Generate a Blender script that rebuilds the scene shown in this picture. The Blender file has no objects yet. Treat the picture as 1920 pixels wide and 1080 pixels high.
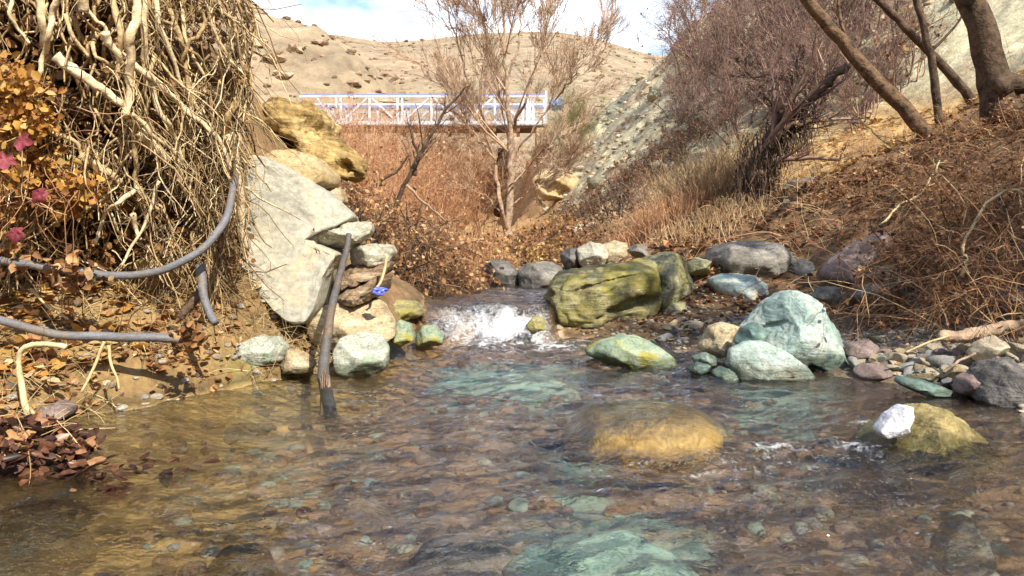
import bpy, bmesh, math
import numpy as np

# ------------------------------------------------------------------ camera, world, sun
SC = bpy.context.scene
COL = SC.collection
F, HY, CAMZ = 1400.0, 440.0, 0.5          # focal length in photo pixels, horizon row, eye height

cam_d = bpy.data.cameras.new('camera')
cam = bpy.data.objects.new('camera', cam_d)
COL.objects.link(cam)
cam.location = (0, 0, CAMZ)
cam.rotation_euler = (math.radians(90), 0, 0)
cam_d.sensor_width = 36
cam_d.lens = 36 * F / 1920
cam_d.shift_y = -(540 - HY) / 1920
cam_d.clip_start = 0.05
cam_d.clip_end = 3000
SC.camera = cam

SUN_DIR = np.array([0.42, -0.66, 0.74])
SUN_DIR = SUN_DIR / np.linalg.norm(SUN_DIR)
SUN_EL = math.asin(SUN_DIR[2])
SUN_AZ = math.atan2(SUN_DIR[0], SUN_DIR[1])

w = bpy.data.worlds.new('World')
SC.world = w
w.use_nodes = True
wt = w.node_tree
wt.nodes.clear()
wo = wt.nodes.new('ShaderNodeOutputWorld')
bg = wt.nodes.new('ShaderNodeBackground')
sky = wt.nodes.new('ShaderNodeTexSky')
sky.sky_type = 'NISHITA'
sky.sun_disc = False
sky.sun_elevation = SUN_EL
sky.sun_rotation = SUN_AZ
sky.air_density = 1.0
sky.dust_density = 0.6
bg.inputs['Strength'].default_value = 0.15
tc = wt.nodes.new('ShaderNodeTexCoord')
mp = wt.nodes.new('ShaderNodeMapping')
mp.inputs['Scale'].default_value = (1.0, 1.0, 2.0)
mp.inputs['Location'].default_value = (0.35, 0.1, 0.12)
nz = wt.nodes.new('ShaderNodeTexNoise')
nz.inputs['Scale'].default_value = 4.2
nz.inputs['Detail'].default_value = 8
nz.inputs['Roughness'].default_value = 0.55
rp = wt.nodes.new('ShaderNodeValToRGB')
rp.color_ramp.elements[0].position = 0.47
rp.color_ramp.elements[1].position = 0.62
mx = wt.nodes.new('ShaderNodeMixRGB')
mx.inputs['Color2'].default_value = (6.6, 6.9, 7.3, 1)
L = wt.links.new
L(tc.outputs['Generated'], mp.inputs['Vector'])
L(mp.outputs['Vector'], nz.inputs['Vector'])
L(nz.outputs['Fac'], rp.inputs['Fac'])
sxyz = wt.nodes.new('ShaderNodeSeparateXYZ')
L(tc.outputs['Generated'], sxyz.inputs[0])
mr = wt.nodes.new('ShaderNodeMapRange')
for i_, v_ in enumerate((0.38, 0.75, 1.0, 0.25)):
    mr.inputs[i_ + 1].default_value = v_
L(sxyz.outputs['Z'], mr.inputs[0])
mm = wt.nodes.new('ShaderNodeMath')
mm.operation = 'MULTIPLY'
L(rp.outputs['Color'], mm.inputs[0])
L(mr.outputs[0], mm.inputs[1])
L(mm.outputs[0], mx.inputs['Fac'])
L(sky.outputs['Color'], mx.inputs['Color1'])
L(mx.outputs['Color'], bg.inputs['Color'])
L(bg.outputs['Background'], wo.inputs['Surface'])

sd = bpy.data.lights.new('sun', 'SUN')
sun = bpy.data.objects.new('sun', sd)
COL.objects.link(sun)
sd.energy = 4.6
sd.angle = math.radians(0.5)
sd.color = (1.0, 0.93, 0.80)
from mathutils import Vector
sun.rotation_euler = Vector(SUN_DIR.tolist()).to_track_quat('Z', 'Y').to_euler()

SC.view_settings.view_transform = 'Standard'
SC.view_settings.look = 'None'
SC.view_settings.exposure = 0.84
SC.view_settings.gamma = 1
SC.render.engine = 'CYCLES'
SC.cycles.use_denoising = True
SC.cycles.max_bounces = 8
SC.cycles.transparent_max_bounces = 12
SC.cycles.caustics_reflective = False
SC.cycles.caustics_refractive = False

# ------------------------------------------------------------------ numpy noise
rng = np.random.default_rng(11)
_perm = rng.permutation(256)
_perm = np.concatenate([_perm, _perm, _perm])
_grad = rng.normal(size=(256, 3))
_grad /= np.linalg.norm(_grad, axis=1)[:, None]


def perlin(p):
    p = np.asarray(p, float)
    pi = np.floor(p).astype(np.int64)
    f = p - pi
    pi &= 255
    u = f * f * f * (f * (f * 6 - 15) + 10)
    out = 0
    for dx in (0, 1):
        wx = u[..., 0] if dx else 1 - u[..., 0]
        for dy in (0, 1):
            wy = u[..., 1] if dy else 1 - u[..., 1]
            for dz in (0, 1):
                wz = u[..., 2] if dz else 1 - u[..., 2]
                h = _perm[_perm[_perm[(pi[..., 0] + dx) & 255] + ((pi[..., 1] + dy) & 255)] + ((pi[..., 2] + dz) & 255)]
                g = _grad[h]
                dot = g[..., 0] * (f[..., 0] - dx) + g[..., 1] * (f[..., 1] - dy) + g[..., 2] * (f[..., 2] - dz)
                out = out + wx * wy * wz * dot
    return out * 1.5


def fbm(p, octv=4, gain=0.5, lac=2.03):
    p = np.asarray(p, float)
    a, s, tot = 1.0, 1.0, 0
    for i in range(octv):
        tot = tot + a * perlin(p * s + 17.3 * i)
        a *= gain
        s *= lac
    return tot


def n2(x, y, s, octv=3, seed=0.0, sy=None):
    sy = s if sy is None else sy
    x, y = np.broadcast_arrays(np.asarray(x, float), np.asarray(y, float))
    return fbm(np.stack([x * s, y * sy, np.full_like(x, seed)], -1), octv)


def sstep(a, b, x):
    t = np.clip((np.asarray(x, float) - a) / (b - a), 0, 1)
    return t * t * (3 - 2 * t)


def unit(v):
    return v / np.maximum(np.linalg.norm(v, axis=-1, keepdims=True), 1e-9)


def W(px, py, d):
    return np.array([(px - 960) / F * d, d, CAMZ + (HY - py) / F * d])


# ------------------------------------------------------------------ mesh helpers
class MB:
    """collects vertices and faces; build() links ONE mesh object"""

    def __init__(s):
        s.V, s.T, s.Q, s.A, s.n = [], [], [], [], 0

    def add(s, V, tris=None, quads=None, tint=0.5):
        V = np.asarray(V, float).reshape(-1, 3)
        if tris is not None and len(tris):
            s.T.append(np.asarray(tris).reshape(-1, 3) + s.n)
        if quads is not None and len(quads):
            s.Q.append(np.asarray(quads).reshape(-1, 4) + s.n)
        s.A.append(np.broadcast_to(np.asarray(tint, float), (len(V),)).copy())
        s.V.append(V)
        s.n += len(V)

    def tubes(s, P, R, sides=3, tint=None, cap=False):
        """P [N,n,3] polylines, R [N,n] radii"""
        P = np.asarray(P, float)
        R = np.asarray(R, float)
        N, n, _ = P.shape
        if N == 0:
            return
        T = np.empty_like(P)
        T[:, 1:-1] = P[:, 2:] - P[:, :-2]
        T[:, 0] = P[:, 1] - P[:, 0]
        T[:, -1] = P[:, -1] - P[:, -2]
        T = unit(T)
        ref = np.where(np.abs(T[:, :1, 2:3]) > 0.8, np.array([1.0, 0.2, 0]), np.array([0, 0.1, 1.0]))
        ref = np.broadcast_to(ref, T.shape)
        Uv = unit(np.cross(T, ref))
        Vv = np.cross(T, Uv)
        a = np.arange(sides) / sides * 2 * np.pi
        ring = P[:, :, None] + R[:, :, None, None] * (np.cos(a)[:, None] * Uv[:, :, None] + np.sin(a)[:, None] * Vv[:, :, None])
        V = ring.reshape(-1, 3)
        i = np.arange(N)[:, None, None] * n * sides
        j = np.arange(n - 1)[None, :, None] * sides
        k = np.arange(sides)[None, None, :]
        k2 = (k + 1) % sides
        q = np.stack([i + j + k, i + j + k2, i + j + sides + k2, i + j + sides + k], -1).reshape(-1, 4)
        tris = None
        if cap:
            cs = []
            for e in (0, n - 1):
                base = np.arange(N)[:, None] * n * sides + e * sides
                for m in range(1, sides - 1):
                    tri = np.stack([base[:, 0], base[:, 0] + m, base[:, 0] + m + 1], -1)
                    cs.append(tri if e else tri[:, ::-1])
            tris = np.concatenate(cs)
        if tint is None:
            tint = rng.random(N)
        tint = np.repeat(np.broadcast_to(tint, (N,)), n * sides)
        s.add(V, tris, q, tint)

    def leaves(s, C, D, Nn, size, wid=0.42, fold=0.12, tint=None):
        """five-vertex folded leaves: C base [N,3], D direction, Nn normal, size [N]"""
        N = len(C)
        D = unit(D)
        S = unit(np.cross(Nn, D))
        Nn = np.cross(D, S)
        size = np.broadcast_to(size, (N,))[:, None]
        f = (fold * (rng.random((N, 1)) * 2.2 - 0.6)) * size
        c = (rng.random((N, 1)) - 0.35) * 0.5 * size
        wd = wid * (0.75 + 0.5 * rng.random((N, 1)))
        cv = c * np.array([0.09, 0.42, 1.0])
        pt = lambda u, v, w: C + D * size * u + S * size * (v * wd) + Nn * w
        V = np.stack([C, pt(.28, -.8, f * .9 + cv[:, :1]), pt(.64, -.72, f * .8 + cv[:, 1:2]), pt(1, 0, cv[:, 2:]), pt(.64, .72, f * .8 + cv[:, 1:2]), pt(.28, .8, f * .9 + cv[:, :1]),
                      pt(.3, 0, cv[:, :1]), pt(.66, 0, cv[:, 1:2])], 1).reshape(-1, 3)
        k = np.arange(N)[:, None, None] * 8
        tris = (np.array([[0, 1, 6], [0, 6, 5], [2, 3, 7], [7, 3, 4]])[None] + k).reshape(-1, 3)
        quads = (np.array([[1, 2, 7, 6], [6, 7, 4, 5]])[None] + k).reshape(-1, 4)
        if tint is None:
            tint = rng.random(N)
        s.add(V, tris, quads, np.repeat(np.broadcast_to(tint, (N,)), 8))

    def box(s, c, size, R=None, tint=0.5):
        c = np.asarray(c, float)
        h = np.asarray(size, float) / 2
        v = np.array([[x, y, z] for x in (-1, 1) for y in (-1, 1) for z in (-1, 1)]) * h
        if R is not None:
            v = v @ np.asarray(R).T
        q = [[0, 1, 3, 2], [4, 6, 7, 5], [0, 4, 5, 1], [2, 3, 7, 6], [0, 2, 6, 4], [1, 5, 7, 3]]
        s.add(v + c, None, q, tint)

    def bar(s, a, b, wd, tint=0.5):
        a, b = np.asarray(a, float), np.asarray(b, float)
        t = unit(b - a)
        u = unit(np.cross(t, [0, 1, 0.01]))
        v = np.cross(t, u)
        s.box((a + b) / 2, (np.linalg.norm(b - a), wd, wd), np.stack([t, u, v], 1), tint)

    def build(s, name, mat, parent=None, smooth=True, origin=None, data_only=False):
        me = bpy.data.meshes.new(name)
        V = np.concatenate(s.V) if s.V else np.zeros((0, 3))
        if origin is not None:
            V = V - np.asarray(origin)
        T = np.concatenate(s.T) if s.T else np.zeros((0, 3), int)
        Q = np.concatenate(s.Q) if s.Q else np.zeros((0, 4), int)
        me.vertices.add(len(V))
        me.vertices.foreach_set('co', V.astype(np.float32).ravel())
        loops = np.concatenate([T.ravel(), Q.ravel()]).astype(np.int32)
        me.loops.add(len(loops))
        me.loops.foreach_set('vertex_index', loops)
        nT, nQ = len(T), len(Q)
        me.polygons.add(nT + nQ)
        st = np.concatenate([np.arange(nT) * 3, nT * 3 + np.arange(nQ) * 4]).astype(np.int32)
        me.polygons.foreach_set('loop_start', st)
        me.polygons.foreach_set('use_smooth', np.full(nT + nQ, bool(smooth)))
        me.update(calc_edges=True)
        at = me.attributes.new('tint', 'FLOAT', 'POINT')
        at.data.foreach_set('value', np.concatenate(s.A).astype(np.float32) if s.A else np.zeros(0, np.float32))
        me.validate()
        if mat is not None:
            me.materials.append(mat)
        if data_only:
            return me
        o = bpy.data.objects.new(name, me)
        COL.objects.link(o)
        if origin is not None:
            o.location = origin
        if parent is not None:
            o.parent = parent
            if origin is not None:
                o.location = np.asarray(origin) - np.array(parent.location)
            else:
                o.location = -parent.location
        return o


def grid_mesh(name, X, Y, Z, mat, attrs=None, cols=None):
    ny, nx = X.shape
    V = np.stack([X, Y, Z], -1).reshape(-1, 3)
    i = np.arange(ny - 1)[:, None] * nx
    j = np.arange(nx - 1)[None]
    q = np.stack([i + j, i + j + 1, i + nx + j + 1, i + nx + j], -1).reshape(-1, 4)
    m = MB()
    m.add(V, None, q)
    o = m.build(name, mat)
    me = o.data
    for k, a in (attrs or {}).items():
        at = me.attributes.new(k, 'FLOAT', 'POINT')
        at.data.foreach_set('value', a.astype(np.float32).ravel())
    for k, c in (cols or {}).items():
        at = me.attributes.new(k, 'FLOAT_COLOR', 'POINT')
        c4 = np.concatenate([c.reshape(-1, 3), np.ones((ny * nx, 1))], 1)
        at.data.foreach_set('color', c4.astype(np.float32).ravel())
    return o


def tag(o, label=None, cat=None, group=None, kind=None):
    if label:
        o['label'] = label
    if cat:
        o['category'] = cat
    if group:
        o['group'] = group
    if kind:
        o['kind'] = kind
    return o


def empty(name, loc, label, cat, group=None):
    o = bpy.data.objects.new(name, None)
    COL.objects.link(o)
    o.location = [float(v) for v in loc]
    return tag(o, label, cat, group)


# ------------------------------------------------------------------ materials
class NT:
    def __init__(s, name):
        s.m = bpy.data.materials.new(name)
        s.m.use_nodes = True
        s.t = s.m.node_tree
        s.t.nodes.clear()
        s.out = s.n('OutputMaterial')

    def n(s, kind, **kw):
        nd = s.t.nodes.new('ShaderNode' + kind)
        for k, v in kw.items():
            setattr(nd, k, v)
        return nd

    def l(s, a, b):
        s.t.links.new(a, b)

    def attr(s, name):
        return s.n('Attribute', attribute_name=name)

    def noise(s, vec, scale, detail=5, rough=0.55, dist=0.0):
        nd = s.n('TexNoise')
        nd.inputs['Scale'].default_value = scale
        nd.inputs['Detail'].default_value = detail
        nd.inputs['Roughness'].default_value = rough
        nd.inputs['Distortion'].default_value = dist
        if vec is not None:
            s.l(vec, nd.inputs['Vector'])
        return nd.outputs['Fac']

    def ramp(s, fac, stops):
        nd = s.n('ValToRGB')
        e = nd.color_ramp.elements
        while len(e) < len(stops):
            e.new(0.5)
        for el, (p, c) in zip(e, stops):
            el.position = p
            el.color = (*c, 1) if len(c) == 3 else c
        s.l(fac, nd.inputs['Fac'])
        return nd.outputs['Color']

    def mix(s, fac, a, b, mode='MIX'):
        nd = s.n('MixRGB', blend_type=mode)
        for sock, v in (('Fac', fac), ('Color1', a), ('Color2', b)):
            if hasattr(v, 'is_output') or isinstance(v, bpy.types.NodeSocket):
                s.l(v, nd.inputs[sock])
            elif isinstance(v, (int, float)):
                nd.inputs[sock].default_value = v if sock == 'Fac' else (v, v, v, 1)
            else:
                nd.inputs[sock].default_value = (*v, 1)
        return nd.outputs['Color']

    def math(s, op, a, b=0.0, c=None, clamp=False):
        nd = s.n('Math', operation=op, use_clamp=clamp)
        for i, v in enumerate((a, b) if c is None else (a, b, c)):
            if isinstance(v, bpy.types.NodeSocket):
                s.l(v, nd.inputs[i])
            else:
                nd.inputs[i].default_value = v
        return nd.outputs[0]

    def maprange(s, v, a, b, c=0.0, d=1.0):
        nd = s.n('MapRange')
        s.l(v, nd.inputs[0])
        for i, x in enumerate((a, b, c, d)):
            nd.inputs[i + 1].default_value = x
        return nd.outputs[0]

    def mapping(s, vec, rot=(0, 0, 0), scale=(1, 1, 1)):
        nd = s.n('Mapping')
        nd.inputs['Rotation'].default_value = rot
        nd.inputs['Scale'].default_value = scale
        s.l(vec, nd.inputs['Vector'])
        return nd.outputs['Vector']

    def bump(s, h, strength=0.5, dist=0.02):
        nd = s.n('Bump')
        nd.inputs['Strength'].default_value = strength
        nd.inputs['Distance'].default_value = dist
        s.l(h, nd.inputs['Height'])
        return nd.outputs['Normal']

    def principled(s, col, rough=0.8, normal=None, spec=0.3, metal=0.0):
        p = s.n('BsdfPrincipled')
        if isinstance(col, bpy.types.NodeSocket):
            s.l(col, p.inputs['Base Color'])
        else:
            p.inputs['Base Color'].default_value = (*col, 1)
        if isinstance(rough, bpy.types.NodeSocket):
            s.l(rough, p.inputs['Roughness'])
        else:
            p.inputs['Roughness'].default_value = rough
        p.inputs['Specular IOR Level'].default_value = spec
        p.inputs['Metallic'].default_value = metal
        if normal is not None:
            s.l(normal, p.inputs['Normal'])
        return p.outputs['BSDF']

    def done(s, sh):
        s.l(sh, s.out.inputs['Surface'])
        return s.m


def rock_mat(name, c1, c2, c3, scale=6.0, strata=0.0, rot=(0, 0.5, 0), moss=None, moss_amt=0.5, moss_scale=5.0, bump=0.5, wet=None,
             speck=0.35, stain=None, rough=0.85, flow=(1, 1, 4), crack=0.68):
    t = NT(name)
    co = t.n('TexCoord').outputs['Object']
    base = t.ramp(t.noise(co, scale, 6, 0.6, 0.4), [(0.30, c1), (0.5, c2), (0.70, c3)])
    lay = t.noise(t.mapping(co, rot, flow), scale * 2.2, 6, 0.65, 0.6)
    if strata:
        dk = t.maprange(lay, 0.36, 0.62, 1.0 - strata, 1.0 + strata * 0.35)
        base = t.mix(1.0, base, t.mix(0.0, dk, dk), 'MULTIPLY')
    fine = t.noise(co, scale * 14, 4, 0.7)
    sp = t.maprange(fine, 0.3, 0.7, 1 - speck, 1 + speck)
    base = t.mix(1.0, base, t.mix(0.0, sp, sp), 'MULTIPLY')
    cn = t.math('ABSOLUTE', t.math('SUBTRACT', t.noise(co, scale * 0.8, 5, 0.6, 1.4), 0.5))
    ck = t.maprange(cn, 0.0, 0.012, crack, 1)
    base = t.mix(1.0, base, t.mix(0.0, ck, ck), 'MULTIPLY')
    if stain is not None:
        sf = t.maprange(t.noise(co, scale * 0.9, 5, 0.6, 1.0), 0.5, 0.66, 0, 0.8)
        base = t.mix(sf, base, stain)
    if moss is not None:
        mf = t.maprange(t.noise(co, moss_scale, 7, 0.65, 0.5), 0.62 - 0.3 * moss_amt, 0.72 - 0.3 * moss_amt, 0, 0.9)
        base = t.mix(mf, base, moss)
    rg = rough
    if wet is not None:
        pos = t.n('NewGeometry').outputs['Position']
        sx = t.n('SeparateXYZ')
        t.l(pos, sx.inputs[0])
        zz = t.math('ADD', sx.outputs['Z'], t.maprange(t.noise(co, scale * 2, 3), 0.3, 0.7, -0.02, 0.02))
        wf = t.maprange(zz, wet + .01, wet + 0.035, 1, 0)
        base = t.mix(wf, base, t.mix(1.0, base, (0.36, 0.38, 0.33), 'MULTIPLY'))
        rg = t.maprange(wf, 0, 1, rough, 0.25)
    h = t.math('ADD', t.math('MULTIPLY', lay, 0.7), t.math('ADD', t.math('MULTIPLY', fine, 0.3), t.math('MULTIPLY', ck, 0.3)))
    return t.done(t.principled(base, rg, t.bump(h, bump, 0.015), 0.35))


def strand_mat(name, stops, rough=0.8, trans=0.0, bump=False, nscale=30.0, nmix=0.35):
    """stems, twigs, leaves: colour by the per-strand tint, broken up by noise"""
    t = NT(name)
    co = t.n('TexCoord').outputs['Object']
    base = t.ramp(t.attr('tint').outputs['Fac'], stops)
    nf = t.noise(co, nscale, 4, 0.7)
    f = t.maprange(nf, 0.3, 0.7, 1 - nmix, 1 + nmix)
    base = t.mix(1.0, base, t.mix(0.0, f, f), 'MULTIPLY')
    nrm = t.bump(nf, 0.8, bump) if bump else None
    sh = t.principled(base, rough, nrm, 0.25)
    if trans:
        tr = t.n('BsdfTranslucent')
        t.l(base, tr.inputs['Color'])
        ms = t.n('MixShader')
        ms.inputs[0].default_value = trans
        t.l(sh, ms.inputs[1])
        t.l(tr.outputs[0], ms.inputs[2])
        sh = ms.outputs[0]
    return t.done(sh)


def plain_mat(name, c, rough=0.5, nscale=20.0, var=0.2, bump=0.0, spec=0.4):
    t = NT(name)
    co = t.n('TexCoord').outputs['Object']
    nf = t.noise(co, nscale, 5, 0.65)
    f = t.maprange(nf, 0.3, 0.7, 1 - var, 1 + var)
    base = t.mix(1.0, c, t.mix(0.0, f, f), 'MULTIPLY')
    return t.done(t.principled(base, rough, t.bump(nf, bump, 0.005) if bump else None, spec))


def ground_mat(name, nscale=40.0, bump=0.8, var=0.35, layer=None, lay_lo=0.62):
    t = NT(name)
    pos = t.n('NewGeometry').outputs['Position']
    col = t.attr('Col').outputs['Color']
    a = t.noise(pos, nscale, 6, 0.7)
    b = t.noise(pos, nscale * 0.22, 5, 0.65, 0.5)
    f = t.maprange(a, 0.3, 0.7, 1 - var, 1 + var)
    g = t.maprange(b, 0.35, 0.65, 1 - var * 0.8, 1 + var * 0.8)
    col = t.mix(1.0, col, t.mix(0.0, f, f), 'MULTIPLY')
    col = t.mix(1.0, col, t.mix(0.0, g, g), 'MULTIPLY')
    h = t.math('ADD', a, t.math('MULTIPLY', b, 1.6))
    if layer:
        ly = t.noise(t.mapping(pos, layer[0], layer[1]), layer[2], 6, 0.65, 0.4)
        k = t.maprange(ly, 0.38, 0.6, lay_lo, 1.06)
        col = t.mix(1.0, col, t.mix(0.0, k, k), 'MULTIPLY')
        h = t.math('ADD', h, t.math('MULTIPLY', ly, 2.0))
    rg = t.maprange(t.attr('wet').outputs['Fac'], 0, 1, 0.92, 0.35)
    return t.done(t.principled(col, rg, t.bump(h, bump, 0.5 / nscale), 0.25))


# ------------------------------------------------------------------ terrain
# cross sections of the valley: far left, left upper, wall top, wall base, bank, waterline, bed, bed, waterline, beach, bank, slope (+ far right)
SEC = [
    (-40, [(-6, 2.2), (-2.4, 1.2), (-2.0, .35), (-1.7, .15), (-1.45, 0), (-1.0, -.15), (1.3, -.15), (2.0, 0), (2.6, .25), (3.2, .9), (6, 3.3)]),
    (0.0, [(-6, 2.2), (-2.4, 1.2), (-2.0, .35), (-1.7, .15), (-1.45, 0), (-1.0, -.15), (1.3, -.15), (2.0, 0), (2.5, .25), (3.1, .9), (6, 3.5)]),
    (1.5, [(-5, 1.6), (-2.6, .8), (-2.0, .30), (-1.6, .10), (-1.35, 0), (-1.0, -.14), (1.2, -.15), (1.75, 0), (2.2, .12), (2.9, .7), (5.5, 3.1)]),
    (2.0, [(-4, 1.2), (-2.6, .60), (-1.9, .28), (-1.5, .12), (-1.26, 0), (-.9, -.13), (1.1, -.15), (1.60, 0), (2.1, .10), (2.7, .5), (5.0, 2.6)]),
    (2.4, [(-3, .75), (-1.9, .48), (-1.4, .33), (-1.15, .16), (-.93, 0), (-.7, -.13), (1.0, -.14), (1.40, 0), (2.1, .13), (2.7, .48), (5.0, 2.4)]),
    (2.7, [(-3, .8), (-1.3, .50), (-1.0, .38), (-.86, .14), (-.72, 0), (-.5, -.13), (.8, -.13), (1.20, 0), (1.9, .13), (2.5, .38), (5.0, 2.2)]),
    (2.95, [(-3, 1.1), (-1.35, .6), (-.95, .42), (-.78, .16), (-.52, 0), (-.35, -.13), (.75, -.13), (1.15, 0), (1.9, .14), (2.6, .45), (5.0, 2.2)]),
    (3.2, [(-3, 2.0), (-1.3, 1.35), (-.95, .7), (-.66, .24), (-.44, 0), (-.3, -.14), (.62, -.12), (.92, 0), (1.85, .14), (2.6, .52), (5.0, 2.2)]),
    (3.5, [(-3, 2.1), (-1.3, 1.3), (-.92, .75), (-.62, .3), (-.42, 0), (-.34, -.12), (.48, -.12), (.72, 0), (1.8, .16), (2.6, .6), (5.0, 2.2)]),
    (3.75, [(-3, 2.2), (-1.35, 1.2), (-.92, .7), (-.62, .3), (-.44, .16), (-.38, .03), (.14, .03), (.5, .03), (1.7, .18), (2.6, .66), (5.0, 2.2)]),
    (4.5, [(-3.5, 2.4), (-1.5, 1.1), (-1.0, .6), (-.75, .3), (-.55, .17), (-.45, .03), (.2, .03), (.32, .17), (1.5, .3), (2.6, .8), (5.0, 2.2)]),
    (5.5, [(-4, 2.6), (-1.9, 1.1), (-1.3, .65), (-.9, .33), (-.5, .16), (-.4, .09), (.1, .09), (.25, .17), (.9, .34), (2.6, .95), (5.0, 2.2)]),
    (8.0, [(-5, 2.4), (-3.0, 1.4), (-2.2, .8), (-1.5, .38), (-1.0, .2), (-.8, .14), (-.3, .14), (-.1, .22), (1.0, .45), (2.9, .98), (4.8, 1.8)]),
    (13., [(-8, 3.6), (-5, 1.9), (-3, 1.0), (-2, .5), (-1.4, .35), (-1.2, .26), (-.6, .26), (0, .32), (.6, .5), (1.6, 1.45), (4.5, 3.9)]),
    (20., [(-14, 7), (-9, 4.0), (-5, 1.9), (-2.5, .8), (-1.5, .6), (-1.3, .5), (-.7, .5), (0, .6), (1, 1.2), (2.2, 2.9), (4.6, 5.8)]),
    (28., [(-14, 7), (-8.4, 4.6), (-7, 3.0), (-4, 1.2), (-2, .9), (-1.5, .8), (-.8, .8), (0, .9), (.5, 3.2), (1.2, 4.25), (4.3, 5.3)]),
    (45., [(-20, 12), (-14, 7), (-8, 4.0), (-4, 2), (-2, 1.6), (-1, 1.5), (0, 1.5), (1, 1.6), (3, 3), (6, 5), (10, 8)]),
    (75., [(-20, 3), (-14, 2), (-8, 1), (-4, 0), (-2, 0), (-1, 0), (0, 0), (1, 0), (3, 0), (6, 0), (10, 2)]),
]
secY = np.array([s[0] for s in SEC], float)
secP = np.array([[(s[1][0][0] - 60, s[1][0][1] + 22)] + s[1] + [(s[1][-1][0] + 60, s[1][-1][1] + 50)] for s in SEC], float)


def base_height(x, y):
    """x [ny,nx], y per row [ny]"""
    Z = np.empty_like(x)
    for r in range(len(y)):
        k = int(np.clip(np.searchsorted(secY, y[r]) - 1, 0, len(secY) - 2))
        t = (y[r] - secY[k]) / (secY[k + 1] - secY[k])
        t = min(max(t, 0), 1)
        P = secP[k] * (1 - t) + secP[k + 1] * t
        Z[r] = np.interp(x[r], P[:, 0], P[:, 1])
    return Z


def spaced(lo, hi, step, g_lo, g_hi, far_lo, far_hi):
    mid = np.arange(lo, hi + step / 2, step)
    a, s, left = lo, step, []
    while a > far_lo:
        s *= g_lo
        a -= s
        left.append(a)
    a, s, right = mid[-1], step, []
    while a < far_hi:
        s *= g_hi
        a += s
        right.append(a)
    return np.array(left[::-1] + list(mid) + right)


GX = spaced(-2.4, 2.6, 0.02, 1.03, 1.03, -75, 75)
GY = spaced(0.4, 5.0, 0.02, 1.09, 1.017, -40, 75)
TX, TY = np.meshgrid(GX, GY)
TZ = base_height(TX, GY)
# smooth the creases of the sections a little
for _ in range(2):
    TZ[1:-1, 1:-1] = (TZ[1:-1, 1:-1] * 2 + TZ[:-2, 1:-1] + TZ[2:, 1:-1] + TZ[1:-1, :-2] + TZ[1:-1, 2:]) / 6
dist = np.hypot(TX, TY)
lb = sstep(-.35, -.6, TX) * sstep(3.2, 2.8, TY) * sstep(-.02, .06, TZ)
TZ += lb * (0.03 * n2(TX, TY, 6.0, 4, 12.3) + 0.012 * n2(TX, TY, 26.0, 3, 14.3))
amp = np.clip(0.025 + 0.012 * dist, 0.02, 0.5)
TZ += amp * n2(TX, TY, 0.9 / 1.0, 4, 1.3) * np.clip(1.2 - 0.4 * (np.abs(TX) < 1), 0, 1)
TZ += 0.018 * n2(TX, TY, 7.0, 3, 4.1) * sstep(14, 6, dist)
TZ += 0.05 * n2(TX, TY, 2.5, 4, 8.1) * sstep(5, 9, dist)
TZ += 0.17 * n2(TX, TY, .7, 5, 3.1) * sstep(10, 16, dist) * sstep(0.5, 2.5, TX)


def terrain_z(x, y):
    x, y = np.asarray(x, float), np.asarray(y, float)
    i = np.clip(np.searchsorted(GX, x) - 1, 0, len(GX) - 2)
    j = np.clip(np.searchsorted(GY, y) - 1, 0, len(GY) - 2)
    u = np.clip((x - GX[i]) / (GX[i + 1] - GX[i]), 0, 1)
    v = np.clip((y - GY[j]) / (GY[j + 1] - GY[j]), 0, 1)
    return (TZ[j, i] * (1 - u) * (1 - v) + TZ[j, i + 1] * u * (1 - v) + TZ[j + 1, i] * (1 - u) * v + TZ[j + 1, i + 1] * u * v)


_DS = 0.6 * 1.006 ** np.arange(800)


def ground_at(px, py):
    """where the line of sight through a photo pixel first meets the ground (or the pool surface)"""
    px, py = np.atleast_1d(np.asarray(px, float)), np.atleast_1d(np.asarray(py, float))
    X = (px[:, None] - 960) / F * _DS
    Y = np.broadcast_to(_DS, X.shape)
    Zr = CAMZ + (HY - py[:, None]) / F * _DS
    hit = Zr <= np.maximum(terrain_z(X, Y), 0.0)
    k = np.where(hit.any(1), hit.argmax(1), 799)
    d = _DS[k]
    return np.stack([(px - 960) / F * d, d, CAMZ + (HY - py) / F * d], -1)


def gpt(px, py):
    return ground_at(px, py)[0]


def on_ground(x, y):
    return np.stack([x, y, terrain_z(x, y)], -1)


# colours of the ground
def lerp3(a, b, f):
    return a * (1 - f[..., None]) + np.array(b) * f[..., None]


nA = n2(TX, TY, 1.1, 4, 20.0)
nB = n2(TX, TY, 5.0, 4, 21.0)
nC = n2(TX, TY, 0.25, 4, 22.0)
C = np.zeros(TX.shape + (3,)) + np.array([0.21, 0.13, 0.065])
C = lerp3(C, (0.13, 0.10, 0.045), sstep(-0.2, 0.5, nA) * 0.8)
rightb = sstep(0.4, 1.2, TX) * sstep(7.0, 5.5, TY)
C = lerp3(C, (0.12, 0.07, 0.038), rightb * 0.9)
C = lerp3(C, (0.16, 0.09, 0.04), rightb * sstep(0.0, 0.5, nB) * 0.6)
beach = sstep(0.9, 1.2, TX) * sstep(0.24, 0.14, TZ) * sstep(3.8, 3.2, TY)
C = lerp3(C, (0.19, 0.16, 0.115), beach * 0.8)
leftm = sstep(-0.2, -0.6, TX) * sstep(3.3, 2.6, TY)
C = lerp3(C, (0.25, 0.165, 0.07), leftm * 0.9)
C = lerp3(C, (0.13, 0.105, 0.035), leftm * sstep(0.0, 0.45, nA + 0.4 * nB) * 0.8)
mid = sstep(4.5, 7, TY)
C = lerp3(C, (0.33, 0.19, 0.085), mid * 0.85)
terr = sstep(2.4, 3.2, TX) * sstep(6.0, 7.0, TY) * sstep(13, 9, TY) * sstep(2.3, 1.7, TZ)
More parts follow.
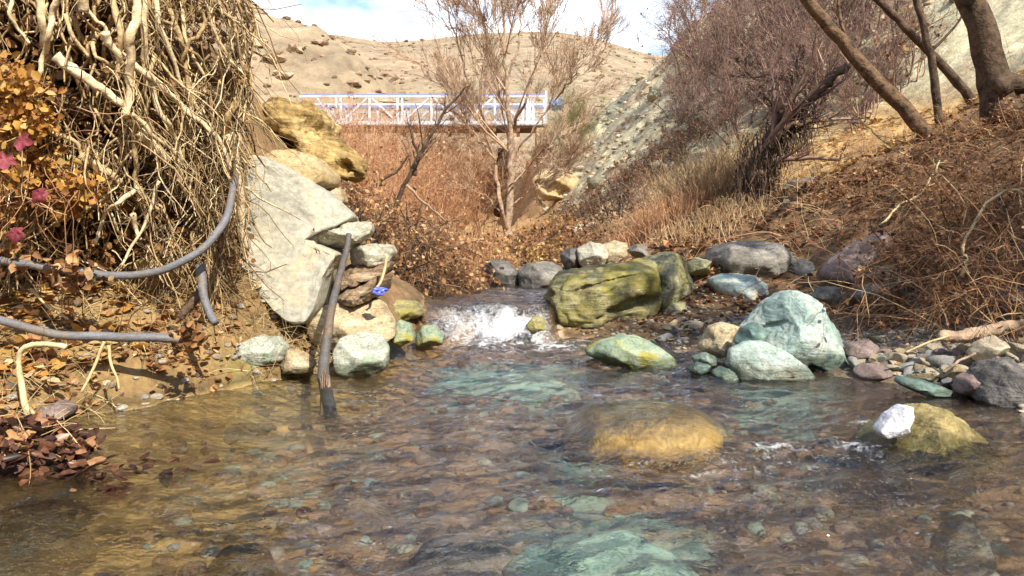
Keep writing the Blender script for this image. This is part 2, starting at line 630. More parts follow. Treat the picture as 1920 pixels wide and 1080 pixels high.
C = lerp3(C, (0.42, 0.28, 0.12), terr)
slope = np.maximum(sstep(0.5, 1.3, TX - 0.02 * TY) * sstep(8.5, 11, TY), sstep(1.8, 2.4, TZ) * sstep(2.5, 3.5, TX) * sstep(5, 6, TY))
C = lerp3(C, (0.49, 0.445, 0.29), slope)
C = lerp3(C, (0.42, 0.38, 0.26), slope * sstep(-.1, .5, nC + .6 * nA))
C = lerp3(C, (0.42, 0.27, 0.15), slope * sstep(.1, .55, nA) * 0.6)
lefts = sstep(-3, -6, TX) * sstep(12, 18, TY)
C = lerp3(C, (0.42, 0.27, 0.16), lefts)
# stream bed
midb = sstep(-.5, -.1, TX)
WL = np.where((TY > 3.6) & (TX < .25), 0.16, 0.0)
under = sstep(0.012, -0.02, TZ - WL) * (TY < 7) * (TX > -1.9) * (TX < 2.4)
bed = np.zeros_like(C) + np.array([0.50, 0.31, 0.145])
bed = lerp3(bed, (0.24, 0.185, 0.155), sstep(-0.1, 0.45, n2(TX, TY, 3.2, 4, 30)))
bed = lerp3(bed, (0.56, 0.32, 0.12), sstep(0.1, 0.5, n2(TX, TY, 4.4, 4, 31)) * 0.8)
bed = lerp3(bed, (0.68, 0.49, 0.19), sstep(-0.3, -0.75, TX) * 0.8)
bed = lerp3(bed, (.36, .29, .225), midb * .6)
bed = lerp3(bed, (.31, .20, .115), sstep(.35, .8, TX) * .7)
teal = np.zeros(TX.shape)
for (px, py, rx, ry) in ((960, 708, 150, 22), (1140, 1030, 190, 80), (1080, 830, 70, 30), (1250, 1060, 130, 60), (1450, 730, 90, 18)):
    d0 = CAMZ * F / (py - HY) * 1.03
    x0 = (px - 960) / F * d0
    sx, sy = rx / F * d0, ry * d0 * d0 / (CAMZ * F)
    r = ((TX - x0) / sx) ** 2 + ((TY - d0) / sy) ** 2
    teal = np.maximum(teal, sstep(1.3, 0.5, r + 0.7 * n2(TX, TY, 8, 3, 33)))
bed = lerp3(bed, (0.42, 0.68, 0.58), teal * .9)
C = C * (1 - under[..., None]) + bed * under[..., None]
C = np.clip(C * (1 + 0.35 * nB[..., None]), 0.01, 0.9)
wet = np.clip(sstep(0.045, 0.01, TZ - WL) * (TY < 6) * (np.abs(TX) < 2.3), 0, 1)
C *= (1 - 0.4 * (wet * (1 - under)))[..., None]

M_ground = ground_mat('ground_soil', 45, 0.9, 0.32)
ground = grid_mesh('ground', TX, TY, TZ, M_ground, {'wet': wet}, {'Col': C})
tag(ground, kind='structure')

# far hills, laid out over azimuth and distance
rid_px = [-2500, -500, 300, 480, 560, 640, 720, 800, 900, 1000, 1060, 1120, 1170, 1210, 1300, 1500, 2500, 4500]
rid_py = [60, 30, 20, 42, 58, 66, 79, 74, 62, 59, 62, 72, 88, 100, 112, 118, 90, 60]
ha = np.linspace(-2.4, 2.4, 900)
hd = np.concatenate([np.linspace(42, 160, 230), np.linspace(165, 420, 30)])
HA, HD = np.meshgrid(ha, hd)
hpx = HA * F + 960
e_r = (HY - np.interp(hpx, rid_px, rid_py)) / F
HXw = HA * HD
e = np.where(HD < 150, 0.05 + (e_r - 0.05) * sstep(30, 165, HD) ** 0.62, e_r)
zr = CAMZ + e * HD
zr = np.where(HD > 150, CAMZ + e_r * 150 - (HD - 150) * 0.15 * sstep(150, 190, HD), zr)
spur_py = np.interp(hpx, [-2500, 300, 470, 520, 575, 600, 640, 680, 715, 745, 800, 900], [60, 10, 20, 44, 60, 72, 92, 120, 150, 185, 300, 420])
zs = CAMZ + (HY - spur_py) / F * 62
spur = np.exp(-((HD - 62) / 13.0) ** 2)
zr = np.maximum(zr, zs * spur + (1 - spur) * 1.0)
zr += (1.5 + 0.012 * HD) * 0.2 * n2(HXw, HD, 0.06, 5, 40) * sstep(158, 120, np.abs(HD - 0) * 0 + HD)
zr += 0.5 * np.abs(n2(HXw, HD, 0.13, 4, 43)) * spur
zr += 0.5 * n2(HXw, HD, 0.3, 4, 45) * spur
bed_h = (zr * .82 - HXw * .5 + HD * .15) / 2.2 + .7 * n2(HXw, HD, .08, 3, 47)
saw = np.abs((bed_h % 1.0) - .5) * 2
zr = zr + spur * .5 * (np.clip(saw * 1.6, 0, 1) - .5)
hc = np.zeros(HA.shape + (3,)) + np.array([0.335, 0.255, 0.165])
hn = n2(HXw, HD, 0.05, 5, 50)
hc = lerp3(hc, (0.32, 0.235, 0.15), sstep(-0.1, 0.5, hn))
hc = lerp3(hc, (0.26, 0.19, 0.12), sstep(0.25, 0.5, n2(HXw, HD, 0.35, 4, 53)) * .6)
hc = lerp3(hc, (0.42, 0.29, 0.18), sstep(0.1, 0.5, n2(HXw, HD, 0.02, 4, 51)) * 0.7)
hc = lerp3(hc, (0.35, 0.27, 0.175), spur)
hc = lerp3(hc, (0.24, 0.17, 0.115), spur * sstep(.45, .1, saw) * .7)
M_hill = ground_mat('hill_soil', 0.8, 0.8, 0.22, ((0.3, 0.62, 0.3), (0.25, 0.4, 1.1), 0.5), 0.86)
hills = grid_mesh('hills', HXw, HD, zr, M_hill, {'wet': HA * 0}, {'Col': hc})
tag(hills, kind='structure')

def blobs(name, pts, sizes, mat, seed, flat=.7, lvl=2, amp=.5):
    V, Fc = ico(lvl)
    rg = np.random.default_rng(seed)
    m = MB()
    for p, z_ in zip(pts, sizes):
        N = V * (1 + amp * fbm(V * 1.8 + rg.uniform(0, 40), 3))[:, None] * np.array([1, rg.uniform(.7, 1.1), flat * rg.uniform(.7, 1.2)]) * z_
        m.add(N + p, Fc, None, rg.random())
    return tag(m.build(name, mat, smooth=False), kind='stuff')


# ------------------------------------------------------------------ water
wx = np.concatenate([np.linspace(-4, -1.55, 30), np.arange(-1.5, 2.1, 0.009), np.linspace(2.15, 4.5, 30)])
wy = np.concatenate([np.linspace(-12, 0.7, 60), np.arange(0.72, 4.9, 0.009), np.linspace(5, 8, 60)])
WX, WY = np.meshgrid(wx, wy)
fall_y = 3.62 + 0.05 * n2(WX, WX * 0, 4.0, 2, 60) + 0.05 * WX + 0.75 * sstep(0.16, 0.36, WX)
fall = sstep(-0.22, 0.10, WY - fall_y)
WZ = 0.152 * fall + 0.02 * sstep(4.5, 7.5, WY)
near_fall = np.exp(-((WY - fall_y + 0.06) / 0.14) ** 2) * sstep(-.46, -.36, WX) * sstep(0.24, 0.12, WX)
rap = sstep(2.4, 3.3, WY) * sstep(3.75, 3.6, WY)
calm_left = sstep(-0.45, -0.85, WX) * sstep(2.6, 2.2, WY)
calm_right = sstep(0.8, 1.1, WX) * sstep(2.0, 2.2, WY)
rough_w = (1 - 0.72 * np.clip(calm_left + calm_right, 0, 1))
warp = 0.12 * n2(WX, WY, 2.2, 2, 61)
waves = 0.0145 * n2(WX + warp, WY, 3.6, 2, 62, 6.5) + 0.0085 * n2(WX, WY + warp, 8.5, 2, 63, 16.0)
ridg = np.abs(n2(WX + warp, WY + warp, 8.0, 3, 64, 15.0))
waves += -0.009 * ridg
waves += 0.0024 * n2(WX, WY, 32.0, 2, 66, 44.0)
rr0 = ((WX - 0.345) / 0.24) ** 2 + ((WY - 1.86) / 0.22) ** 2
WZ += waves * rough_w * (1 + 0.6 * rap) * (1 - .72 * np.exp(-rr0 ** 2))
WZ += near_fall * (0.032 * n2(WX, WY, 9, 4, 65, 8) + .008 * n2(WX, WY, 40, 2, 67))
RKX, RKY = 0.345, 1.86                                             # drowned flat rock
bx, by = RKX, RKY
rr = ((WX - bx) / 0.23) ** 2 + ((WY - by) / 0.22) ** 2
WZ += 0.010 * np.exp(-rr ** 2)
WZ += -0.016 * np.exp(-((WX - bx) / 0.25) ** 2 - ((WY - by + 0.26) / 0.06) ** 2)
rr2 = ((WX - 0.99) / 0.2) ** 2 + ((WY - 1.70) / 0.16) ** 2
WZ += 0.026 * np.exp(-rr2)
foam = near_fall * np.clip(0.68 + 0.8 * n2(WX, WY, 8, 4, 70, 6) + .35 * n2(WX, WY, 40, 2, 77), 0, 1.1) * (.32 + .62 * np.exp(-((WX + .06) / .21) ** 2))
tail = np.exp(-((WY - 3.40) / 0.17) ** 2) * sstep(-.40, -.2, WX) * sstep(0.6, 0.2, WX)
foam = np.maximum(foam, tail * np.clip(1 - 4.5 * np.abs(n2(WX, WY, 9, 3, 71, 17)), 0, 1) * .85)
for (px, py, sx, sy, k) in ((1440, 840, 70, 14, .75), (1590, 835, 60, 14, .8), (1300, 868, 110, 9, .45), (1150, 682, 40, 6, .6), (1280, 690, 30, 6, .5), (1500, 860, 200, 20, .35),
                            (1480, 920, 240, 40, .16), (1640, 800, 26, 16, 1.0), (960, 640, 140, 10, .5)):
    d0 = CAMZ * F / (py - HY)
    x0 = (px - 960) / F * d0
    g = np.exp(-((WX - x0) / (sx / F * d0)) ** 2 - ((WY - d0) / (sy * d0 * d0 / (CAMZ * F))) ** 2)
    fil = np.clip(1 - 5.5 * np.abs(n2(WX + .3 * warp, WY, 11, 3, 72, 19)), 0, 1)
    foam = np.maximum(foam, k * g * (.75 * fil + .35 * np.clip(.2 + n2(WX, WY, 14, 3, 74, 18), 0, 1)))
    WZ += 0.007 * k * g * n2(WX, WY, 22, 3, 73)

t = NT('stream_water')
pos = t.n('NewGeometry').outputs['Position']
st1 = t.noise(t.mapping(pos, (0, 0, 0.15), (26, 42, 26)), 1.0, 3, 0.6, 0.6)
st2 = t.noise(t.mapping(pos, (0, 0, -0.2), (70, 110, 70)), 1.0, 2, 0.6, 0.3)
hh = t.math('ADD', t.math('MULTIPLY', st1, 0.75), t.math('MULTIPLY', st2, 0.25))
nrm = t.bump(hh, 0.5, 0.016)
fr = t.n('Fresnel')
fr.inputs['IOR'].default_value = 1.42
t.l(nrm, fr.inputs['Normal'])
gl = t.n('BsdfGlossy')
gl.inputs['Roughness'].default_value = 0.06
gl.inputs['Color'].default_value = (0.95, 0.96, 1.0, 1)
t.l(nrm, gl.inputs['Normal'])
rf = t.n('BsdfRefraction')
rf.inputs['IOR'].default_value = 1.33
rf.inputs['Roughness'].default_value = 0.03
rf.inputs['Color'].default_value = (0.97, 0.95, 0.90, 1)
t.l(nrm, rf.inputs['Normal'])
tp = t.n('BsdfTransparent')
tp.inputs['Color'].default_value = (0.98, 0.96, 0.91, 1)
m1 = t.n('MixShader')
m1.inputs[0].default_value = 0.42
t.l(tp.outputs[0], m1.inputs[1])
t.l(rf.outputs[0], m1.inputs[2])
m2 = t.n('MixShader')
t.l(fr.outputs[0], m2.inputs[0])
t.l(m1.outputs[0], m2.inputs[1])
t.l(gl.outputs[0], m2.inputs[2])
fm = t.attr('foam').outputs['Fac']
fn = t.noise(pos, 95, 4, 0.75)
ff = t.maprange(t.math('ADD', fm, t.maprange(fn, 0.3, 0.7, -0.30, 0.25)), 0.12, 0.95, 0, 0.92)
fo = t.principled((0.82, 0.84, 0.86), 0.5, t.bump(fn, 0.8, 0.01), 0.4)
m3 = t.n('MixShader')
t.l(ff, m3.inputs[0])
t.l(m2.outputs[0], m3.inputs[1])
t.l(fo, m3.inputs[2])
M_water = t.done(m3.outputs[0])
water = grid_mesh('stream_water', WX, WY, WZ, M_water, {'foam': foam})
tag(water, kind='structure')

# ------------------------------------------------------------------ rocks
_ico = {}


def ico(level):
    if level not in _ico:
        bm = bmesh.new()
        bmesh.ops.create_icosphere(bm, subdivisions=level, radius=1.0)
        bm.verts.ensure_lookup_table()
        _ico[level] = (np.array([v.co[:] for v in bm.verts]), np.array([[v.index for v in f.verts] for f in bm.faces]))
        bm.free()
    return _ico[level]


def outline_rock(name, poly, d, thick, mat, label, cat='rock', group=None, lvl=5, e=0.62, cuts=8, rough=0.05, strata=0.0, sdir=(0.3, 0.2, 1), sfreq=9.0, planes=(), dcut=(.5, .34),
                 lean=0.0, seed=1, smooth_n=9, front=0.55, parent=None, sharp=0.0, dents=()):
    """boulder with real depth whose front silhouette follows a photo outline at distance d"""
    rg = np.random.default_rng(seed)
    pts = np.array([W(px, py, d) for px, py in poly])
    c = pts.mean(0)
    x0, x1, z0, z1 = pts[:, 0].min(), pts[:, 0].max(), pts[:, 2].min(), pts[:, 2].max()
    c = np.array([(x0 + x1) / 2 * 0.5 + c[0] * 0.5, d + thick * (1 - front), (z0 + z1) / 2 * 0.5 + c[2] * 0.5])
    P2 = pts[:, [0, 2]] - c[[0, 2]]
    th = np.linspace(-np.pi, np.pi, 721)
    dirs = np.stack([np.cos(th), np.sin(th)], -1)
    r = np.full(len(th), 1e-3)
    for i in range(len(P2)):
        a, b = P2[i], P2[(i + 1) % len(P2)]
        ed = b - a
        den = dirs[:, 0] * ed[1] - dirs[:, 1] * ed[0]
        with np.errstate(divide='ignore', invalid='ignore'):
            tt = (a[0] * ed[1] - a[1] * ed[0]) / den
            ss = (a[0] * dirs[:, 1] - a[1] * dirs[:, 0]) / den
        ok = (tt > 0) & (ss >= -1e-6) & (ss <= 1 + 1e-6)
        r = np.where(ok, np.maximum(r, tt), r)
    k = smooth_n
    rpad = np.concatenate([r[-k - 1:-1], r, r[1:k + 1]])
    r = np.convolve(rpad, np.ones(2 * k + 1) / (2 * k + 1), 'valid')
    V, Fc = ico(lvl)
    rho = np.hypot(V[:, 0], V[:, 2])
    ang = np.arctan2(V[:, 2], V[:, 0])
    rad = np.interp(ang, th, r)
    s = np.clip(rho, 0, 1) ** e
    ty = np.sign(V[:, 1]) * np.abs(V[:, 1]) ** e
    size = max(x1 - x0, z1 - z0) / 2
    N = np.stack([np.cos(ang) * s, ty, np.sin(ang) * s], -1)        # normalised
    for _ in range(cuts):
        n = unit(np.array([rg.normal() * 0.8, -0.9 - rg.random(), rg.normal() * 0.7 + 0.25]))
        dd = dcut[0] + dcut[1] * rg.random()
        N = N - n * np.maximum(0, N @ n - dd)[:, None] * 0.92
    for pn, dd in planes:
        n = unit(np.array(pn, float))
        N = N - n * np.maximum(0, N @ n - dd)[:, None] * 0.96
    P = np.stack([N[:, 0] * rad, N[:, 1] * thick, N[:, 2] * rad], -1)
    nrm = unit(V * np.array([1, size / max(thick, 1e-3), 1]))
    off = np.array([seed * 3.7, seed * 1.3, seed * 2.1])
    q = P / size
    disp = rough * size * fbm(q * 2.2 + off, 5, 0.52) + .014 * size * fbm(q * 8 + off, 4, .6)
    if sharp:
        disp -= sharp * size * np.clip(1 - np.abs(fbm(q * 1.6 + off + 5, 3)) * 6, 0, 1)
    if strata:
        sd_ = unit(np.array(sdir, float))
        h = q @ sd_ * sfreq + 0.8 * fbm(q * 1.8 + off, 3)
        saw = np.abs((h % 1.0) - 0.5) * 2
        disp += strata * size * (np.clip(saw * 2.2, 0, 1) - 0.6) * np.clip(0.6 + fbm(q * 1.5 + off + 9, 2), 0, 1.2)
    P = P + nrm * disp[:, None]
    for px, py, rx, ry, an, dp in dents:
        u = 960 + F * (P[:, 0] + c[0]) / d - px
        v = HY - F * (P[:, 2] + c[2] - CAMZ) / d - py
        g = ((u * math.cos(an) + v * math.sin(an)) / rx) ** 2 + ((-u * math.sin(an) + v * math.cos(an)) / ry) ** 2
        g = g + .5 * fbm(P / size * 5 + off, 3)
        P[:, 1] += dp * sstep(1.5, .4, g) * (V[:, 1] < .2)
    P[:, 1] += lean * P[:, 2]
    m = MB()
    m.add(P, Fc, None, 0.5)
    me = m.build(name, mat, data_only=True)
    o = bpy.data.objects.new(name, me)
    COL.objects.link(o)
    o.location = c
    if parent is None:
        tag(o, label, cat, group)
    else:
        o.parent = parent
        o.location = c - np.array(parent.location)
    return o


def ell(cx, cy, rx, ry, n=16, seed=0, j=0.12, sq=1.0):
    rg = np.random.default_rng(int(cx * 7 + cy * 13 + seed))
    a = np.arange(n) / n * 2 * np.pi
    k = 1 + j * rg.normal(size=n)
    ca, sa = np.cos(a), np.sin(a)
    return list(zip(cx + rx * k * np.sign(ca) * np.abs(ca) ** sq, cy - ry * k * np.sign(sa) * np.abs(sa) ** sq))


R_slab = rock_mat('grey_slab_stone', (.30, .28, .225), (.37, .35, .28), (.43, .39, .30), 4.0, 0.16, (0, .9, 0), speck=0.28, crack=.93, bump=0.35, stain=(.52, .43, .26))
R_ochre = rock_mat('ochre_stone', (.20, .125, .045), (.40, .27, .10), (.52, .38, .17), 3.0, 0.5, (0, .5, 0), bump=0.9, flow=(.6, 1, 5))
R_tan = rock_mat('tan_stone', (.33, .23, .11), (.45, .33, .17), (.55, .43, .25), 5.0, 0.15, bump=0.5)
R_cream = rock_mat('cream_stone', (.34, .25, .14), (.48, .38, .23), (.57, .48, .33), 6.0, 0.35, bump=0.8, wet=0.02, stain=(.36, .24, .12))
R_white = rock_mat('white_green_stone', (.26, .30, .22), (.42, .43, .35), (.54, .52, .44), 7.0, 0.3, bump=0.7, wet=0.02, moss=(.24, .31, .20), moss_amt=0.3)
R_layer = rock_mat('layered_brown_stone', (.15, .09, .055), (.30, .20, .12), (.44, .34, .22), 5.0, 0.6, (0, .35, 0), bump=0.9, flow=(.5, 1, 6))
R_pale = rock_mat('pale_ledge_stone', (.30, .28, .21), (.42, .39, .29), (.50, .46, .35), 6.0, 0.3, (0, .1, 0), bump=0.6, flow=(.6, 1, 5))
R_moss = rock_mat('mossy_green_stone', (.18, .15, .06), (.33, .295, .14), (.45, .42, .25), 5.5, 0.45, (0, -.35, .2), moss=(.25, .21, .05), moss_amt=0.55, bump=0.9, wet=0.03,
                  flow=(.5, 1, 5))
R_block = rock_mat('olive_block_stone', (.14, .135, .075), (.28, .265, .16), (.37, .35, .23), 4.5, 0.35, (0, -.3, .2), moss=(.17, .15, .045), moss_amt=0.45, bump=0.8, flow=(.6, 1, 4))
R_grey = rock_mat('grey_stone', (.11, .10, .085), (.205, .185, .155), (.31, .28, .235), 5.0, 0.35, (0, .3, 0), bump=0.8)
R_dgrey = rock_mat('dark_grey_stone', (.075, .068, .062), (.145, .13, .115), (.23, .21, .185), 5.0, 0.4, (0, .5, 0), bump=0.9)
R_teal = rock_mat('turquoise_stone', (.17, .25, .22), (.30, .385, .34), (.46, .50, .44), 4.5, 0.3, (0, .9, .3), bump=0.7, wet=0.03, speck=0.25, stain=(.50, .48, .40), rough=0.6)
R_dteal = rock_mat('dark_turquoise_stone', (.06, .10, .085), (.12, .19, .16), (.20, .28, .24), 7.0, 0.2, bump=0.5, wet=0.015, speck=0.2, rough=0.5)
R_pteal = rock_mat('pale_turquoise_stone', (.20, .28, .24), (.35, .42, .37), (.52, .53, .46), 4.0, 0.3, bump=0.8, wet=0.03, stain=(.36, .27, .18), speck=0.3)
R_gmix = rock_mat('green_mossed_stone', (.15, .23, .18), (.27, .33, .22), (.38, .40, .28), 7.0, 0.2, moss=(.30, .25, .03), moss_amt=0.4, bump=0.6, wet=0.01, speck=0.25)
R_bteal = rock_mat('drowned_turquoise_stone', (.30, .50, .43), (.42, .64, .55), (.54, .70, .61), 6.0, 0.2, bump=0.5, speck=.2)
R_orange = rock_mat('orange_drowned_stone', (.46, .28, .07), (.62, .41, .13), (.70, .52, .22), 7.0, 0.25, bump=0.7, rough=0.25)
R_olive = rock_mat('tan_mossy_stone', (.22, .165, .06), (.38, .29, .12), (.47, .38, .19), 9.0, 0.3, moss=(.20, .165, .05), moss_amt=0.5, bump=0.9, wet=0.025)
R_snow = rock_mat('white_quartz_stone', (.55, .54, .58), (.68, .67, .69), (.74, .73, .74), 12.0, 0.1, bump=0.5, speck=0.1)
R_mauve = rock_mat('mauve_brown_stone', (.13, .09, .08), (.22, .16, .14), (.30, .23, .20), 8.0, 0.2, bump=0.5)
R_beige = rock_mat('beige_pebble_stone', (.26, .21, .14), (.38, .32, .22), (.50, .44, .32), 14.0, 0.2, bump=0.5)
R_gpeb = rock_mat('grey_pebble_stone', (.17, .165, .15), (.27, .26, .235), (.37, .36, .32), 14.0, 0.2, bump=0.5)
R_bed = rock_mat('stream_bed_stone', (.12, .075, .045), (.22, .13, .065), (.30, .22, .13), 10.0, 0.2, bump=0.5)

M_scrub = strand_mat('hill_scrub', [(0, (.13, .09, .06)), (.5, (.22, .155, .09)), (1, (.30, .21, .125))], .9, nscale=3)
M_crag = strand_mat('hill_crag', [(0, (.24, .17, .115)), (.5, (.33, .24, .16)), (1, (.42, .31, .21))], .9, nscale=1.2)
rgh = np.random.default_rng(77)
kk = rgh.integers(0, 230 * 900, 60000)
hp = np.stack([HXw.ravel()[kk], HD.ravel()[kk], zr.ravel()[kk]], -1)
vis = (np.abs(hp[:, 0] / hp[:, 1]) < .6)
hp = hp[vis][:2600]
blobs('hill_scrub', hp, rgh.uniform(.12, .42, len(hp)) * (hp[:, 1] / 90) ** .5, M_scrub, 78)
sp_ = (np.abs(HD - 62) < 14) & (HXw / HD < -.12) & (HXw / HD > -.4)
kk = rgh.choice(np.flatnonzero(sp_.ravel()), 36)
hp = np.stack([HXw.ravel()[kk], HD.ravel()[kk], zr.ravel()[kk]], -1)
blobs('hill_crags', hp, rgh.uniform(.2, 1.0, len(hp)), M_crag, 79, .5, 2, .8)
# left bank rocks
outline_rock('slab_rock', [(450, 278), (520, 308), (600, 358), (657, 406), (642, 418), (592, 440), (590, 462), (636, 472), (616, 520), (608, 570), (590, 605), (555, 598), (500, 555), (462, 500), (452, 400)],
             2.85, 0.16, R_slab, 'large smooth pale grey slab leaning against the left bank below the ochre boulder', lvl=6, e=0.34, cuts=0, planes=(((.05, -1, .12), .66), ((.5, -.8, .3), .80)), rough=0.022, strata=.012, sdir=(.6, .2, .8), sfreq=5, sharp=0.012, lean=0.30, seed=3, smooth_n=6)
outline_rock('boulder', [(440, 205), (470, 190), (520, 184), (575, 192), (594, 210), (592, 236), (622, 258), (650, 288), (654, 312), (628, 334), (606, 318), (566, 292), (520, 282), (476, 292), (448, 268)],
             3.45, 0.42, R_ochre, 'rugged ochre boulder with deep eroded ledges crowning the left rocks', lvl=6, e=0.55, cuts=4, rough=0.09, strata=0.13, sdir=(0.40, 0.2, 1), sfreq=2.6, seed=5, smooth_n=4,
             dents=((508, 262, 44, 14, .25, .14), (632, 308, 12, 14, .5, .08)))
outline_rock('boulder', [(480, 292), (502, 276), (540, 276), (585, 294), (612, 320), (616, 344), (596, 352), (540, 342), (498, 322)],
             3.05, 0.26, R_tan, 'smooth rounded tan boulder wedged between the grey slab and the ochre boulder', lvl=5, e=0.75, cuts=3, rough=0.05, seed=7)
outline_rock('rock', [(575, 355), (600, 344), (632, 352), (640, 378), (620, 392), (590, 380)], 3.15, 0.14, R_cream, 'small cream rock tucked behind the top edge of the grey slab', lvl=4, seed=8, rough=0.08)
outline_rock('rock', [(583, 442), (610, 428), (650, 418), (690, 416), (694, 436), (672, 452), (646, 466), (600, 466)], 2.88, 0.12, R_pale,
             'pale notched rock sitting on the right shoulder of the grey slab', lvl=5, rough=0.09, strata=0.05, sfreq=4, seed=9)
outline_rock('rock', [(646, 470), (668, 458), (728, 460), (736, 474), (726, 492), (690, 500), (650, 500)], 2.92, 0.14, R_pale, 'flat pale ledge rock capping the brown layered rocks behind the pipe',
             lvl=5, e=0.5, rough=0.06, strata=0.05, sfreq=3, seed=10)
outline_rock('rock', [(612, 520), (640, 500), (690, 496), (730, 490), (724, 512), (690, 528), (640, 540), (612, 556)], 2.90, 0.15, R_layer, 'brown layered rock under the flat pale ledge', lvl=5, e=0.55, rough=0.08,
             strata=0.1, sdir=(-.3, .2, 1), sfreq=5, seed=11)
outline_rock('rock', [(600, 572), (640, 546), (690, 530), (726, 514), (720, 545), (690, 566), (640, 580)], 2.84, 0.14, R_layer, 'reddish brown slanted rock lying on the cream boulder by the pipe', lvl=5, e=0.55,
             rough=0.08, strata=0.08, sdir=(-.3, .2, 1), sfreq=4, seed=12)
outline_rock('boulder', [(572, 600), (600, 576), (650, 566), (700, 568), (728, 612), (734, 640), (700, 650), (640, 660), (600, 655), (576, 640)], 2.80, 0.2, R_cream,
             'angular cream boulder at the foot of the left rocks behind the white one', lvl=5, e=0.6, cuts=5, rough=0.05, seed=13)
outline_rock('boulder', [(620, 660), (634, 636), (672, 626), (708, 632), (724, 660), (722, 694), (700, 712), (650, 714), (624, 702)], 2.66, 0.12, R_white,
             'rounded white boulder with a greenish foot standing in the water beside the pipe', lvl=5, e=0.78, cuts=3, rough=0.03, seed=14)
outline_rock('rock', [(730, 612), (745, 602), (768, 612), (775, 640), (750, 652), (728, 640)], 2.98, 0.09, R_gmix, 'small yellow green rock between the cream boulder and the rapids', lvl=4, seed=15, rough=0.06)
outline_rock('rock', [(776, 632), (790, 614), (812, 612), (830, 632), (828, 650), (796, 656), (776, 650)], 3.2, 0.09, R_gmix, 'small green speckled rock at the left foot of the rapids', lvl=4, seed=16, rough=0.06)
outline_rock('rock', [(700, 580), (730, 566), (775, 570), (795, 592), (760, 604), (712, 602)], 3.45, 0.16, R_moss, 'low wet mossy brown rock left of the rapids', lvl=5, seed=17, rough=0.08)
outline_rock('rock', [(436, 650), (470, 636), (510, 640), (526, 660), (520, 682), (470, 690), (440, 676)], 2.55, 0.12, R_white, 'pale lichen spotted rock half buried in leaf litter on the left shore', lvl=5, seed=18,
             rough=0.06)
outline_rock('rock', [(520, 660), (550, 664), (584, 688), (576, 702), (530, 704), (516, 690)], 2.58, 0.1, R_cream, 'flat cream rock at the waterline left of the pipe', lvl=4, seed=19, rough=0.06)
outline_rock('rock', [(40, 590), (80, 584), (128, 590), (130, 612), (80, 618), (42, 610)], 2.35, 0.1, R_cream, 'bleached flat stone behind the lower grey hose', lvl=4, seed=20, rough=0.06)
outline_rock('rock', [(60, 770), (95, 758), (122, 770), (118, 786), (70, 790)], 1.98, 0.06, R_mauve, 'small dark stone at the water edge beside the white branch', lvl=4, seed=22, rough=0.06)
outline_rock('rock', [(250, 488), (272, 476), (300, 490), (302, 512), (262, 514)], 2.45, 0.07, R_ochre, 'small ochre stone above the upper grey hose', lvl=4, seed=23, rough=0.08)

outline_rock('rock', [(786, 598), (806, 584), (846, 588), (862, 604), (850, 622), (800, 622)], 3.62, 0.12, R_layer, 'wet brown rock breaking the left side of the cascade', lvl=5, e=.7, rough=.06, seed=91)
outline_rock('rock', [(880, 584), (896, 572), (920, 574), (930, 590), (912, 602), (888, 600)], 3.72, 0.10, R_dgrey, 'small dark stone at the lip of the cascade', lvl=4, e=.7, rough=.06, seed=92)
outline_rock('rock', [(985, 612), (1000, 596), (1022, 598), (1030, 622), (1004, 634)], 3.52, 0.10, R_moss, 'small mossy stone at the right foot of the cascade', lvl=4, e=.7, rough=.06, seed=93)
# right bank rocks
outline_rock('boulder', [(1014, 580), (1030, 540), (1052, 518), (1100, 506), (1160, 496), (1212, 490), (1240, 500), (1246, 560), (1236, 596), (1196, 606), (1150, 626), (1080, 634), (1024, 618)],
             3.85, 0.36, R_moss, 'big mossy green boulder with dark slanting hollows beside the rapids', lvl=6, e=0.74, cuts=2, dcut=(.78, .2), rough=0.085, strata=0.05, sdir=(-.42, .1, 1), sfreq=3.4, seed=25, smooth_n=12,
             dents=((1185, 566, 52, 11, -.22, .12), (1130, 620, 40, 8, .1, .10), (1120, 530, 60, 4, -.25, .03)))
outline_rock('boulder', [(1206, 496), (1236, 482), (1268, 474), (1296, 486), (1312, 520), (1322, 556), (1300, 566), (1250, 584), (1222, 580)],
             3.95, 0.34, R_block, 'squared olive grey block joined to the right end of the mossy boulder', lvl=6, e=0.5, cuts=4, rough=0.04, strata=0.04, sdir=(-.4, .1, 1), sfreq=3.0, seed=26)
outline_rock('rock', [(1232, 590), (1250, 574), (1292, 568), (1302, 600), (1296, 622), (1236, 624)], 3.80, 0.12, R_block, 'small olive rock under the squared block', lvl=4, seed=27, rough=0.05)
outline_rock('rock', [(1172, 612), (1186, 602), (1204, 606), (1206, 624), (1180, 630)], 3.70, 0.06, R_dteal, 'small deep green stone at the foot of the mossy boulder', lvl=4, seed=28, rough=0.05)
outline_rock('boulder', [(968, 512), (990, 496), (1034, 492), (1064, 506), (1070, 540), (1040, 556), (980, 556)], 4.95, 0.32, R_grey, 'square grey boulder at the head of the rapids', lvl=5, e=0.5, rough=0.05, seed=29)
outline_rock('boulder', [(900, 505), (920, 488), (952, 492), (976, 516), (972, 548), (930, 556), (902, 545)], 5.05, 0.32, R_dgrey, 'dark rounded boulder left of the square grey one', lvl=5, e=0.6, rough=0.06, seed=30)
outline_rock('boulder', [(1084, 468), (1110, 454), (1140, 458), (1146, 478), (1128, 504), (1098, 508), (1086, 490)], 5.0, 0.24, R_pale, 'pale cream boulder behind the mossy green one', lvl=5, e=0.6, rough=0.06, seed=31)
outline_rock('rock', [(1130, 462), (1160, 450), (1180, 458), (1180, 480), (1150, 500), (1130, 496)], 5.15, 0.2, R_cream, 'mottled cream rock touching the pale boulder on its right', lvl=4, rough=0.1, seed=32)
